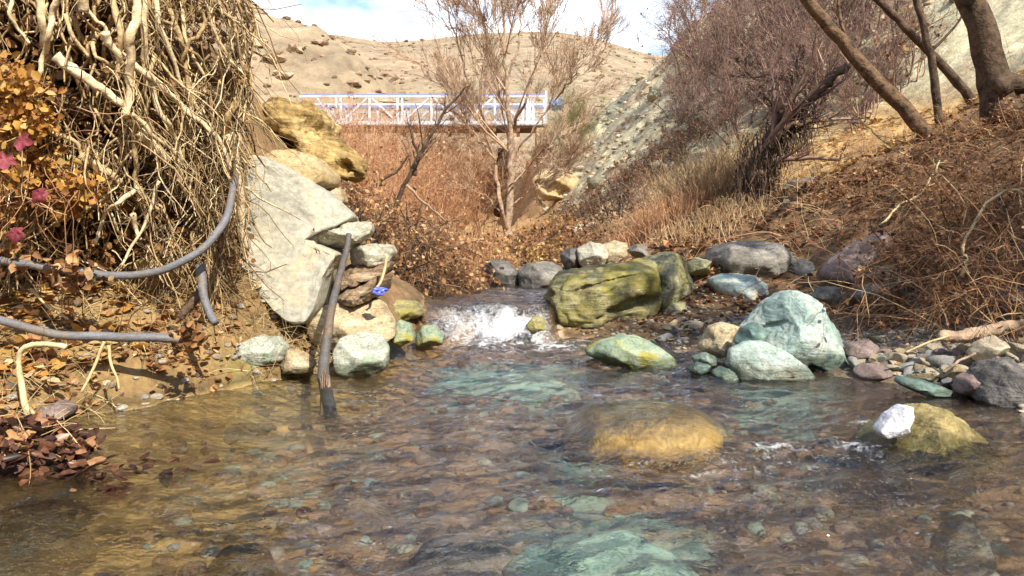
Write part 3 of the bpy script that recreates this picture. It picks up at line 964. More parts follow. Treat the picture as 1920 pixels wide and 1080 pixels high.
outline_rock('rock', [(1052, 478), (1070, 464), (1090, 470), (1094, 506), (1064, 514)], 5.1, 0.2, R_dgrey, 'dark brown rock in the shade left of the pale boulder', lvl=4, rough=0.06, seed=33)
outline_rock('boulder', [(1342, 490), (1362, 462), (1410, 452), (1466, 456), (1486, 476), (1470, 510), (1430, 528), (1370, 526)], 4.35, 0.34, R_grey, 'broad dark grey boulder above the pale green one', lvl=5,
             e=0.6, cuts=4, rough=0.06, strata=0.04, sdir=(.3, 0, 1), sfreq=3, seed=34)
outline_rock('rock', [(1474, 500), (1494, 480), (1522, 490), (1530, 520), (1510, 540), (1478, 532)], 4.3, 0.2, R_dgrey, 'small dark rock on the right of the broad dark grey boulder', lvl=4, rough=0.07, seed=35)
outline_rock('boulder', [(1340, 526), (1368, 516), (1420, 518), (1444, 536), (1442, 560), (1410, 572), (1370, 562), (1348, 548)], 3.95, 0.2, R_pteal, 'pale green flat sided boulder perched above the shore litter', lvl=5,
             e=0.6, rough=0.05, seed=36)
outline_rock('rock', [(1296, 496), (1312, 482), (1334, 490), (1340, 514), (1312, 522), (1298, 514)], 4.2, 0.12, R_block, 'small pale olive rock between the squared block and the dark grey boulder', lvl=4, rough=0.07, seed=37)
TQ = outline_rock('boulder', [(1400, 640), (1432, 604), (1462, 574), (1492, 552), (1516, 550), (1542, 562), (1566, 590), (1604, 628), (1616, 692), (1590, 724), (1500, 726), (1420, 716), (1384, 690)],
             2.72, 0.20, R_teal, 'tall peaked turquoise boulder at the right water edge', lvl=6, e=0.55, cuts=0, rough=0.02, sharp=0.015, seed=41,
                  planes=(((-.75, -.62, .35), .50), ((.30, -.9, .25), .60), ((.85, -.45, .1), .80), ((-.15, -.75, .65), .66), ((.1, -1, -.35), .62)), dents=((1540, 700, 26, 7, .5, .05), (1455, 622, 30, 5, -.6, .03)))
outline_rock('rock', [(1368, 690), (1376, 660), (1408, 642), (1440, 644), (1480, 662), (1524, 694), (1536, 716), (1460, 722), (1390, 716)], 2.60, 0.09, R_pteal,
             'rounded whitish stone leaning on the front of the turquoise boulder', lvl=5, e=0.7, rough=0.04, seed=42)
outline_rock('rock', [(1384, 645), (1400, 618), (1426, 606), (1442, 622), (1440, 650), (1400, 664)], 2.70, 0.08, R_dteal, 'dark teal stone tucked against the left side of the turquoise boulder', lvl=4, rough=0.04, seed=43)
outline_rock('rock', [(1316, 660), (1340, 618), (1366, 608), (1396, 616), (1384, 650), (1350, 674)], 2.86, 0.10, R_cream, 'slanted beige rock left of the turquoise boulder', lvl=4, e=0.5, rough=0.05, seed=44)
outline_rock('rock', [(1292, 694), (1310, 682), (1334, 686), (1340, 704), (1310, 712)], 2.66, 0.05, R_dteal, 'small wet green stone in the shallows left of the turquoise boulder', lvl=4, rough=0.04, seed=45)
outline_rock('rock', [(1336, 702), (1356, 690), (1384, 694), (1394, 712), (1360, 720)], 2.62, 0.05, R_teal, 'small turquoise stone at the waterline below the beige rock', lvl=4, rough=0.04, seed=46)
outline_rock('rock', [(1300, 672), (1330, 664), (1352, 674), (1346, 692), (1310, 690)], 2.76, 0.06, R_pteal, 'flat whitish stone at the foot of the slanted beige rock', lvl=4, rough=0.05, seed=47)
outline_rock('rock', [(1096, 668), (1130, 646), (1180, 634), (1225, 648), (1268, 672), (1276, 694), (1220, 702), (1140, 690)], 2.83, 0.16, R_gmix, 'low green and yellow stone in midstream below the mossy boulder', lvl=5,
             e=0.7, rough=0.05, seed=48)
outline_rock('rock', [(1630, 872), (1660, 836), (1710, 812), (1752, 784), (1800, 778), (1850, 806), (1890, 856), (1910, 892), (1760, 905), (1640, 895)], 1.72, 0.15, R_olive,
             'tan mossy rock breaking the surface near the right side of the stream', lvl=6, e=0.75, cuts=2, rough=0.05, seed=50)
outline_rock('rock', [(1652, 812), (1676, 782), (1704, 764), (1722, 768), (1724, 790), (1704, 812), (1664, 826)], 1.70, 0.045, R_snow, 'bright white stone propped against the tan mossy rock', lvl=5, e=.62, cuts=5, rough=0.04, seed=51)
outline_rock('boulder', [(1866, 760), (1880, 712), (1906, 688), (1960, 684), (1990, 720), (1980, 780), (1900, 786)], 2.15, 0.15, R_dgrey, 'dark wet boulder at the right end of the pebble shore', lvl=5, rough=0.07, seed=52)
outline_rock('boulder', [(1562, 520), (1580, 490), (1640, 450), (1686, 432), (1694, 460), (1668, 496), (1620, 530), (1580, 536)], 4.0, 0.2, R_mauve, 'slanted dark mauve slab on the shaded right bank', lvl=5, e=0.5,
             rough=0.05, seed=53)
outline_rock('boulder', [(1618, 560), (1640, 540), (1700, 528), (1716, 550), (1690, 580), (1640, 588)], 3.55, 0.16, R_dgrey, 'low dark stone under the slanted mauve slab', lvl=5, rough=0.06, seed=54)
outline_rock('rock', [(1640, 520), (1665, 500), (1692, 496), (1700, 516), (1664, 530)], 3.75, 0.1, R_grey, 'grey flat stone leaning between the mauve slab and the low dark stone', lvl=4, rough=0.06, seed=55)
outline_rock('boulder', [(1474, 356), (1490, 336), (1530, 330), (1572, 340), (1586, 362), (1540, 372), (1490, 370)], 6.8, 0.3, R_grey, 'long grey boulder lying on the sunlit leaf terrace', lvl=5, rough=0.06, seed=56)
outline_rock('rock', [(1584, 352), (1600, 330), (1634, 326), (1650, 344), (1620, 366), (1590, 368)], 6.6, 0.2, R_grey, 'squat grey rock beside the long boulder on the terrace', lvl=4, rough=0.08, seed=57)
outline_rock('rock', [(1884, 556), (1900, 538), (1930, 540), (1936, 574), (1900, 582)], 2.9, 0.08, R_grey, 'single grey stone at the top of the pebble shore under the brambles', lvl=4, rough=0.07, seed=58)
outline_rock('boulder', [(996, 340), (1010, 318), (1040, 310), (1080, 322), (1104, 346), (1096, 362), (1060, 372), (1020, 374)], min(float(gpt(1050, 366)[1]), 17.5), 0.8, R_tan, 'lone tan boulder with a dark underside at the foot of the gravel slope', lvl=5,
             e=0.7, rough=0.08, seed=59, dents=((1038, 354, 36, 11, .35, .22),))
outline_rock('rock', [(1594, 668), (1600, 648), (1640, 640), (1650, 652), (1640, 668), (1604, 674)], 2.72, 0.06, R_mauve, 'flat mauve brown stone right of the turquoise boulder', lvl=4, e=0.5, rough=0.03, seed=60)
outline_rock('rock', [(1688, 722), (1694, 708), (1740, 716), (1788, 732), (1790, 744), (1740, 744)], 2.3, 0.05, R_dteal, 'long blade shaped teal stone lying in the shallows below the pebbles', lvl=4, e=0.6, rough=0.03, seed=61)
outline_rock('rock', [(1832, 668), (1850, 646), (1886, 632), (1896, 642), (1890, 664), (1850, 684)], 2.45, 0.06, R_beige, 'slanted pale stone near the driftwood log', lvl=4, e=0.5, rough=0.04, seed=62)
outline_rock('rock', [(1810, 742), (1816, 714), (1850, 700), (1878, 712), (1870, 740), (1836, 748)], 2.25, 0.07, R_mauve, 'broad brown stone next to the dark wet boulder', lvl=4, e=0.6, rough=0.04, seed=63)
outline_rock('boulder', [(1676, 396), (1690, 366), (1740, 356), (1772, 372), (1764, 396), (1710, 404)], 4.7, 0.2, R_dgrey, 'dark stone half buried in leaves under the leaning trees', lvl=5, e=.5, seed=64)
outline_rock('rock', [(1738, 486), (1752, 462), (1800, 452), (1822, 470), (1806, 492), (1764, 500)], 3.75, 0.14, R_mauve, 'mauve stone half buried below the brambles', lvl=4, e=.5, seed=65)
outline_rock('rock', [(1536, 560), (1550, 540), (1584, 540), (1596, 560), (1570, 576)], 3.6, 0.1, R_grey, 'grey stone in the leaf litter behind the peaked turquoise boulder', lvl=4, e=.5, seed=66)
outline_rock('rock', [(1560, 430), (1576, 408), (1620, 402), (1640, 418), (1610, 436)], 4.9, 0.16, R_grey, 'flat grey rock in the litter above the slanted mauve slab', lvl=4, e=.5, seed=67)
outline_rock('rock', [(1180, 470), (1196, 458), (1220, 462), (1222, 480), (1196, 486)], 4.9, 0.14, R_grey, 'grey stone at the foot of the dry grass right of the mottled rock', lvl=4, e=.5, seed=68)
# stones below the surface
OR = outline_rock('rock', [(1060, 860), (1070, 824), (1120, 798), (1220, 790), (1312, 794), (1366, 820), (1360, 850), (1300, 882), (1180, 894), (1080, 888)], RKY - 0.02, 0.20, R_orange,
             'flat orange rock just under the surface in midstream', lvl=6, e=0.7, cuts=0, rough=0.035, seed=70)


# the stream slides over that rock in a thin sheet that follows its top
rv = np.empty(len(OR.data.vertices) * 3, np.float32)
OR.data.vertices.foreach_get('co', rv)
rv = rv.reshape(-1, 3) + np.array(OR.location)
hm = np.full(WZ.shape, -1.0)
ri, rj = np.clip(np.searchsorted(wy, rv[:, 1]), 0, len(wy) - 1), np.clip(np.searchsorted(wx, rv[:, 0]), 0, len(wx) - 1)
np.maximum.at(hm, (ri, rj), rv[:, 2])
for _ in range(2):
    pz = np.pad(hm, 1, mode='edge')
    hm = np.max([pz[a:a + hm.shape[0], b:b + hm.shape[1]] for a in (0, 1, 2) for b in (0, 1, 2)], axis=0)
hm = np.where(hm > -.5, hm, WZ - .03)
for _ in range(5):
    hm[1:-1, 1:-1] = (hm[1:-1, 1:-1] * 2 + hm[:-2, 1:-1] + hm[2:, 1:-1] + hm[1:-1, :-2] + hm[1:-1, 2:]) / 6
film = hm + .003 + .0015 * n2(WX, WY, 26, 3, 81, 9)
kf = np.clip((film - WZ) / .012 + .5, 0, 1)
WZ2 = WZ * (1 - kf) + film * kf + .004 * kf * (1 - kf)
wv = np.stack([WX, WY, WZ2], -1).astype(np.float32).ravel()
water.data.vertices.foreach_set('co', wv)
water.data.update()


def bed_stone(px, py, wpx, dp, hgt, mat, label, seed):
    d0 = (CAMZ + 0.06) * F / (py - HY)
    x0, rx = (px - 960) / F * d0, wpx / F * d0
    V, Fc = ico(5)
    rg = np.random.default_rng(seed)
    N = V.copy()
    for _ in range(4):
        n = unit(rg.normal(size=3) * np.array([1, 1, .5]) + np.array([0, 0, .4]))
        N = N - n * np.maximum(0, N @ n - (0.7 + .2 * rg.random()))[:, None] * 0.9
    P = N * np.array([rx, dp, hgt]) * (1 + 0.08 * fbm(V * 1.8 + seed, 4))[:, None]
    m = MB()
    m.add(P, Fc, None, 0.5)
    o = m.build('rock', mat)
    o.location = (x0, d0, float(terrain_z(x0, d0)) + hgt * 0.15)
    tag(o, label, 'rock')


bed_stone(1140, 1020, 190, 0.13, 0.08, R_bteal, 'large turquoise stone under the water nearest the camera', 81)
bed_stone(950, 712, 150, 0.17, 0.06, R_bteal, 'long pale turquoise stone under the water in front of the rapids', 82)
bed_stone(860, 1000, 110, 0.10, 0.06, R_gpeb, 'grey drowned stone left of the large turquoise one', 83)
bed_stone(1800, 985, 55, 0.06, 0.09, R_gpeb, 'grey stone under the water at the lower right', 84)
bed_stone(1085, 832, 55, 0.08, 0.08, R_dteal, 'dark green drowned stone left of the flat orange rock', 85)
bed_stone(60, 1000, 110, 0.09, 0.09, R_cream, 'pale stone under the water at the lower left corner', 86)
bed_stone(450, 1010, 70, 0.07, 0.07, R_olive, 'olive stone under the water among the left shallows', 87)

# pebbles of the right shore: each one an object, templates shared
PEB = {'beige': R_beige, 'grey': R_gpeb, 'mauve': R_mauve, 'cream': R_cream, 'green': R_dteal, 'dark': R_dgrey}
peb_data = {}
for k, (nm, mt) in enumerate(PEB.items()):
    for v in range(3):
        V, Fc = ico(4)
        rg = np.random.default_rng(200 + k * 5 + v)
        N = V.copy()
        for _ in range(7):
            n = unit(rg.normal(size=3))
            N = N - n * np.maximum(0, N @ n - (0.48 + .32 * rg.random()))[:, None] * 0.96
        P = N * np.array([1, 0.55 + .3 * rg.random(), 0.32 + .28 * rg.random()]) * (1 + 0.05 * fbm(V * 1.7 + k + v * 3.1, 4))[:, None]
        m = MB()
        m.add(P, Fc, None, 0.5)
        peb_data[(nm, v)] = m.build('pebble', mt, data_only=True)
rg = np.random.default_rng(5)
npeb = 0
names = list(PEB)
wts = [.34, .24, .14, .16, .04, .08]
while npeb < 296:
    px, py = (rg.uniform(1590, 1960), rg.uniform(592, 752)) if npeb < 245 else (rg.uniform(1240, 1420), rg.uniform(600, 640))
    if npeb < 245 and py > 700 + (px - 1600) * 0.14 + 6 or npeb < 245 and py < 640 - (px - 1600) * 0.15:
        continue
    g = gpt(px, py)
    if g[1] > 3.9 or g[2] < -0.01:
        continue
    nm = names[rg.choice(6, p=wts)]
    o = bpy.data.objects.new('pebble', peb_data[(nm, int(rg.integers(3)))])
    COL.objects.link(o)
    s = rg.uniform(0.02, 0.046) * (1.4 if rg.random() < 0.2 else 1) * (1.1 if py > 660 else .85)
    o.scale = (s, s, s)
    o.location = (g[0], g[1], g[2] + s * 0.18)
    o.rotation_euler = (rg.normal() * .3, rg.normal() * .3, rg.uniform(0, 6.28))
    tag(o, f'{nm} pebble among the loose stones of the right shore', 'pebble', f'{nm} pebbles on the right shore')
    npeb += 1


def scatter_stones(name, pts, sizes, mat, flat=0.55, lvl=2, seed=3):
    V, Fc = ico(lvl)
    rg = np.random.default_rng(seed)
    m = MB()
    for p, s in zip(pts, sizes):
        a = rg.uniform(0, 6.28)
        sc = np.array([1, rg.uniform(.6, .95), rg.uniform(.35, .7) * flat / .55]) * s
        N = V.copy()
        for _ in range(3):
            n = unit(rg.normal(size=3))
            N = N - n * np.maximum(0, N @ n - rg.uniform(.5, .85))[:, None]
        N = N * sc
        R = np.array([[math.cos(a), -math.sin(a), 0], [math.sin(a), math.cos(a), 0], [0, 0, 1]])
        m.add(N @ R.T + p + np.array([0, 0, s * .1]), Fc, None, rg.random())
    o = m.build(name, mat, smooth=False)
    return tag(o, kind='stuff')


M_gravel = strand_mat('gravel_stone', [(0.0, (.10, .075, .06)), (.3, (.24, .19, .13)), (.6, (.33, .28, .20)), (.85, (.23, .22, .20)), (1.0, (.44, .40, .31))], 0.85, nscale=60)
rg = np.random.default_rng(6)
xs, ys = np.concatenate([rng.uniform(1.0, 2.7, 3000), rng.uniform(.2, 1.3, 1200)]), np.concatenate([rng.uniform(1.6, 3.7, 3000), rng.uniform(3.25, 4.3, 1200)])
p = on_ground(xs, ys)
ok = (p[:, 2] > -0.05) & (p[:, 2] < 0.24)
scatter_stones('shore_gravel', p[ok], rg.uniform(.005, .015, ok.sum()), M_gravel)
M_bedg = strand_mat('bed_gravel_stone', [(0.0, (.12, .08, .06)), (.3, (.28, .17, .095)), (.55, (.40, .25, .125)), (.75, (.30, .26, .235)), (.9, (.33, .46, .40)), (1.0, (.54, .45, .32))], 0.6, nscale=40)
xs, ys = rg.uniform(-1.3, 1.8, 3200), rg.uniform(0.7, 3.6, 3200)
p = on_ground(xs, ys)
ok = (p[:, 2] < -0.03)
scatter_stones('streambed_gravel', p[ok], rg.uniform(.008, .032, ok.sum()), M_bedg)
xs, ys = rng.uniform(-2.1, -.5, 700), rng.uniform(1.85, 2.95, 700)
p = on_ground(xs, ys)
ok = (p[:, 2] > -0.01) & (p[:, 2] < 0.5)
scatter_stones('bank_gravel', p[ok], rng.uniform(.006, .022, ok.sum()), M_gravel)
# stones strewn over the gravel slope
xs, ys = rg.uniform(0.8, 14, 2600), rg.uniform(9.5, 30, 2600)
p = on_ground(xs, ys)
M_scree = strand_mat('scree_stone', [(0.0, (.20, .19, .13)), (.5, (.38, .35, .24)), (.8, (.42, .29, .18)), (1.0, (.55, .50, .38))], 0.9, nscale=8)
scatter_stones('slope_scree', p, rg.uniform(.03, .11, len(p)) * (1 + (rg.random(len(p)) < .05) * 1.6), M_scree)
# ------------------------------------------------------------------ growing things
def grow(S, D, length, n, wander, trop=(0, 0, 0)):
    S, D = np.asarray(S, float), unit(np.asarray(D, float))
    N = len(S)
    st = (np.broadcast_to(length, (N,)) / (n - 1))[:, None]
    P = np.empty((N, n, 3))
    P[:, 0] = S
    trop = np.asarray(trop, float)
    for i in range(1, n):
        D = unit(D + wander * rng.normal(size=(N, 3)) + trop / (n - 1))
        P[:, i] = P[:, i - 1] + D * st
    return P


def taper(N, n, r0, end=0.3):
    return np.broadcast_to(r0, (N,))[:, None] * np.linspace(1, end, n)[None]


def sprout(P, R, k, ratio, ang, tmin, n, wander, trop=(0, 0, 0), rr=0.5, end=0.3, up=0.0):
    N, m, _ = P.shape
    idx = np.repeat(np.arange(N), k)
    t = tmin + (1 - tmin) * rng.random(len(idx))
    f = t * (m - 1)
    i = np.clip(f.astype(int), 0, m - 2)
    u = (f - i)[:, None]
    S = P[idx, i] * (1 - u) + P[idx, i + 1] * u
    r = (R[idx, i] * (1 - u[:, 0]) + R[idx, i + 1] * u[:, 0]) * rr
    T = unit(P[idx, i + 1] - P[idx, i])
    perp = unit(np.cross(T, rng.normal(size=T.shape)))
    a = (np.broadcast_to(ang, (len(idx),)) * (0.6 + 0.8 * rng.random(len(idx))))[:, None]
    D = np.cos(a) * T + np.sin(a) * perp + np.array([0, 0, up])
    Lp = np.linalg.norm(P[:, 1:] - P[:, :-1], axis=2).sum(1)[idx]
    ln = Lp * ratio * (1 - 0.45 * t) * (0.55 + 0.75 * rng.random(len(idx)))
    Pc = grow(S, D, ln, n, wander, trop)
    return Pc, taper(len(idx), n, r, end)


def path(pts, d, n=24, wob=0.004, seed=None):
    """a smooth world polyline through photo points; d is one distance or one per point"""
    pts = np.asarray(pts, float)
    d = np.broadcast_to(np.asarray(d, float), (len(pts),))
    P = np.stack([W(a, b, c) for (a, b), c in zip(pts, d)])
    s = np.concatenate([[0], np.cumsum(np.linalg.norm(np.diff(P, axis=0), axis=1))])
    s /= s[-1]
    u = np.linspace(0, 1, n)
    Q = np.stack([np.interp(u, s, P[:, k]) for k in range(3)], -1)
    for _ in range(2):
        Q[1:-1] = (Q[:-2] + 2 * Q[1:-1] + Q[2:]) / 4
    if wob:
        off = rng.random(3) * 50
        q = np.stack([fbm(Q * 9 + off + 31 * k, 3) for k in range(3)], -1)
        Q = Q + wob * q
    return Q


def trunk_mesh(Q, R, sides=14, knob=0.12, seed=0.0):
    """trunk or limb with lumpy bark relief"""
    m = MB()
    m.tubes(Q[None], np.asarray(R)[None], sides, 0.5, cap=True)
    V = m.V[0]
    c = np.repeat(Q, sides, 0)[:len(V)]
    off = V - c
    k = 1 + knob * fbm(V * np.array([14, 14, 5]) / max(np.max(R) * 8, .05) + seed, 4)
    m.V[0] = c + off * k[:, None]
    return m


M_bark = strand_mat('brown_bark', [(0, (.07, .042, .025)), (.5, (.13, .08, .045)), (1, (.22, .145, .085))], 0.9, bump=.04, nscale=14, nmix=.8)
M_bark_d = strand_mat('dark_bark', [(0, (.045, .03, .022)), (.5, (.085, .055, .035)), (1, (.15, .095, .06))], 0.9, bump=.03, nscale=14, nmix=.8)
M_bark_m = strand_mat('grey_tan_bark', [(0, (.18, .12, .08)), (.5, (.32, .225, .15)), (1, (.42, .31, .21))], 0.9, bump=.02, nscale=18, nmix=.6)
M_red = strand_mat('reddish_twig', [(0, (.22, .09, .045)), (.4, (.44, .205, .10)), (.75, (.56, .32, .17)), (1, (.64, .46, .28))], 0.8)
M_leaf_r = strand_mat('rusty_gold_leaf', [(0, (.20, .085, .035)), (.4, (.42, .21, .085)), (.75, (.56, .34, .15)), (1, (.66, .48, .27))], 0.6, 0.25, nscale=50)
M_tan = strand_mat('tan_stem', [(0, (.22, .12, .055)), (.4, (.38, .24, .12)), (.8, (.50, .35, .19)), (1, (.60, .47, .29))], 0.8)
M_mauve = strand_mat('mauve_twig', [(0, (.08, .05, .048)), (.4, (.19, .12, .10)), (.75, (.30, .19, .145)), (1, (.42, .28, .19))], 0.85)
M_dark = strand_mat('dark_brown_twig', [(0, (.035, .024, .02)), (.5, (.085, .055, .04)), (.8, (.16, .10, .06)), (1, (.28, .18, .10))], 0.85)
M_bram = strand_mat('bramble_stem', [(0, (.08, .036, .02)), (.45, (.23, .105, .048)), (.75, (.38, .20, .095)), (1, (.58, .42, .23))], 0.75)
M_wil = strand_mat('pale_willow_twig', [(0, (.27, .165, .105)), (.4, (.43, .285, .185)), (.75, (.53, .38, .255)), (1, (.62, .49, .35))], 0.8)
M_olive = strand_mat('olive_twig', [(0, (.12, .10, .035)), (.5, (.21, .18, .075)), (1, (.32, .26, .12))], 0.8)
M_root = strand_mat('pale_root', [(0, (.13, .075, .035)), (.4, (.32, .21, .095)), (.75, (.55, .41, .22)), (1, (.70, .57, .37))], 0.8, bump=.006, nscale=45, nmix=.5)
M_leaf_o = strand_mat('orange_leaf', [(0, (.16, .06, .02)), (.3, (.40, .18, .04)), (.7, (.56, .31, .075)), (1, (.62, .45, .17))], 0.6, 0.3, nscale=50)
M_leaf_b = strand_mat('brown_leaf', [(0, (.08, .035, .018)), (.35, (.21, .095, .04)), (.65, (.36, .18, .07)), (.9, (.50, .31, .14)), (1, (.62, .47, .30))], 0.6, 0.2, nscale=50)
M_leaf_d = strand_mat('dark_red_leaf', [(0, (.06, .028, .016)), (.4, (.14, .06, .028)), (.75, (.25, .12, .05)), (1, (.44, .26, .13))], 0.65, 0.2, nscale=50)
M_leaf_w = strand_mat('wet_brown_leaf', [(0, (.03, .016, .013)), (.5, (.085, .038, .026)), (.8, (.17, .075, .04)), (1, (.36, .19, .09))], 0.35, 0.15, nscale=60, nmix=.5)
M_leaf_g = strand_mat('golden_leaf', [(0, (.24, .12, .04)), (.5, (.45, .26, .09)), (1, (.60, .42, .18))], 0.65, 0.2, nscale=50)
M_leaf_p = strand_mat('crimson_leaf', [(0, (.20, .035, .045)), (1, (.31, .07, .085))], 0.55, 0.3, nscale=45, nmix=.5)
M_straw = strand_mat('dry_straw', [(0, (.30, .20, .08)), (.5, (.48, .35, .16)), (1, (.66, .54, .31))], 0.7)


def shrub(x, y, label, h=1.0, spread=0.5, n0=14, k1=7, k2=6, r0=0.006, lean=(0, 0, 0), wander=0.13, mat=None, leaf=None, nleaf=0, lsize=0.03, name='shrub',
          cat='shrub', group=None, vert=1.6, base_r=0.12, trop=(0, 0, .25), k3=0, ang=0.7, mat0=None, thin=0.5):
    b = np.array([x, y, float(terrain_z(x, y)) - 0.02])
    root = empty(name, b, label, cat, group)
    a = rng.uniform(0, 6.28, n0)
    rr = base_r * np.sqrt(rng.random(n0))
    S = b + np.stack([np.cos(a) * rr, np.sin(a) * rr, 0 * a], -1)
    S[:, 2] = np.maximum(terrain_z(S[:, 0], S[:, 1]) - 0.02, b[2] - .3)
    D = np.stack([np.cos(a) * spread * rng.random(n0), np.sin(a) * spread * rng.random(n0), np.full(n0, vert)], -1) + np.array(lean)
    P0 = grow(S, D, h * rng.uniform(.6, 1.1, n0), 9, wander, trop)
    R0 = taper(n0, 9, r0 * rng.uniform(.6, 1.2, n0), .3)
    m = MB()
    m.tubes(P0, R0, 5)
    m.build('stem_clump', mat0 or mat, root)['kind'] = 'stuff'
    P1, R1 = sprout(P0, R0, k1, .55, ang, .2, 7, wander * 1.2, trop, .6, .35)
    P2, R2 = sprout(P1, R1, k2, .55, ang, .15, 5, wander * 1.3, trop, .65, .4)
    m = MB()
    mn = h * 0.0011 * thin * 2
    m.tubes(P1, np.maximum(R1, mn), 4)
    m.tubes(P2, np.maximum(R2, mn * .8), 3)
    if k3:
        P3, R3 = sprout(P2, R2, k3, .6, ang, .15, 4, wander * 1.3, trop, .7, .5)
        m.tubes(P3, np.maximum(R3, mn * .7), 3)
    m.build('crown', mat, root)
    if nleaf:
        src = P2.reshape(-1, 3)
        c = src[rng.integers(0, len(src), nleaf)]
        dd = unit(rng.normal(size=(nleaf, 3)) + np.array([0, 0, -.3]))
        ml = MB()
        ml.leaves(c, dd, unit(rng.normal(size=(nleaf, 3)) + np.array([0, -.3, .5])), lsize * rng.uniform(.6, 1.3, nleaf))
        lo = ml.build('foliage', leaf, root)
    return root


def at(px, d):
    return (px - 960) / F * d, d


def hz(px, d, top):
    """height that brings a plant standing at photo column px, distance d, up to photo row top"""
    x, y = (px - 960) / F * d, d
    return max(.15, (CAMZ + (HY - top) / F * d - float(terrain_z(x, y))) * 1.0)


# ---- left and middle thickets
G1 = 'reddish shrubs of the thicket under the footbridge'
for px, d, h, lab in ((648, 8.2, hz(648, 8.2, 262), 'reddish twiggy shrub rising beside the ochre boulder under the left end of the footbridge'),
                      (700, 9.0, hz(700, 9.0, 250), 'tall reddish shrub second from the ochre boulder under the footbridge'),
                      (768, 9.8, hz(768, 9.8, 255), 'reddish shrub behind the crooked dark branch under the footbridge'),
                      (842, 13.4, hz(842, 13.4, 255), 'reddish shrub under the bridge deck left of the bare willow'),
                      (895, 14.2, hz(895, 14.2, 275), 'reddish shrub close against the left of the bare willow trunk'),
                      (660, 11.5, hz(660, 11.5, 240), 'far reddish shrub seen between the bridge deck and the ochre boulder'),
                      (740, 13.0, hz(740, 13.0, 238), 'far reddish shrub touching the middle of the bridge deck'),
                      (815, 14.0, hz(815, 14.0, 238), 'far reddish shrub touching the bridge deck near the bare willow')):
    shrub(*at(px, d), lab, h, .75, 26, 8, 6, .007, (0, 0, 0), .11, M_red, M_leaf_r, 320, .036, 'thicket_shrub', 'shrub', G1, base_r=.55, k3=3)
shrub(*at(655, 5.3), 'leafy orange brown bush tumbling down beside the grey slab', .48, 1.0, 26, 7, 5, .005, (0, 0, 0), .2, M_red, M_leaf_r, 800, .032, 'bush', 'bush', base_r=.3)
shrub(*at(700, 4.9), 'rusty leafy bush above the blue scrap', .42, 1.1, 24, 7, 5, .004, (0, 0, 0), .2, M_red, M_leaf_r, 800, .03, 'bush', 'bush', base_r=.28)
shrub(*at(742, 4.75), 'dark matted clump with trailing dead strands in the middle of the thicket', .62, 1.0, 60, 10, 6, .007, (0, 0, 0), .3, M_dark, M_leaf_r, 800, .03, 'matted_clump', 'bush',
      base_r=.26, trop=(0, -.2, -1.6), mat0=M_bark_d)
shrub(*at(790, 4.8), 'brown trailing bush hanging over the left edge of the rapids', .5, 1.1, 44, 9, 6, .005, (0.1, -.2, 0), .28, M_bram, M_leaf_r, 800, .028, 'trailing_bush', 'bush', base_r=.22,
      trop=(0, -.3, -1.3))
shrub(*at(836, 5.1), 'low rusty bush close to the water at the head of the rapids', .34, 1.2, 34, 8, 6, .004, (0, -.1, 0), .22, M_red, M_leaf_r, 1000, .025, 'bush', 'bush', base_r=.2)
shrub(*at(880, 5.6), 'reddish bush in front of the dark rounded boulder', .42, 1.0, 34, 8, 6, .004, (0, 0, 0), .2, M_red, M_leaf_r, 800, .026, 'bush', 'bush', base_r=.22)
shrub(*at(815, 6.3), 'tangled reddish bush between the matted clump and the willow', .46, 1.0, 34, 8, 6, .005, (0, 0, 0), .18, M_red, M_leaf_r, 800, .03, 'bush', 'bush', base_r=.3)
shrub(*at(900, 7.4), 'russet bush at the foot of the bare willow', .34, 1.0, 34, 8, 6, .005, (0, 0, 0), .18, M_red, M_leaf_r, 800, .035, 'bush', 'bush', base_r=.35)
shrub(*at(1010, 8.6), 'low orange bush right of the willow foot', .42, 1.2, 30, 8, 6, .004, (0, 0, 0), .2, M_red, M_leaf_o, 500, .035, 'bush', 'bush', base_r=.4)
shrub(*at(985, 6.4), 'small golden leafy bush behind the square grey boulder', .26, 1.3, 26, 8, 5, .004, (0, 0, 0), .2, M_tan, M_leaf_g, 700, .035, 'bush', 'bush', base_r=.3)
shrub(*at(1046, 6.6), 'brown bush left of the pale cream boulder', .36, 1.2, 30, 8, 6, .004, (0, 0, 0), .2, M_bram, M_leaf_d, 600, .03, 'bush', 'bush', base_r=.3)
shrub(*at(1066, 21.5), 'feathery olive green shrub beside the willow at the foot of the gravel slope', 1.7, .9, 40, 10, 7, .009, (0, 0, 0), .1, M_olive, None, 0, .02, 'olive_shrub', 'shrub', base_r=.3, k3=4)

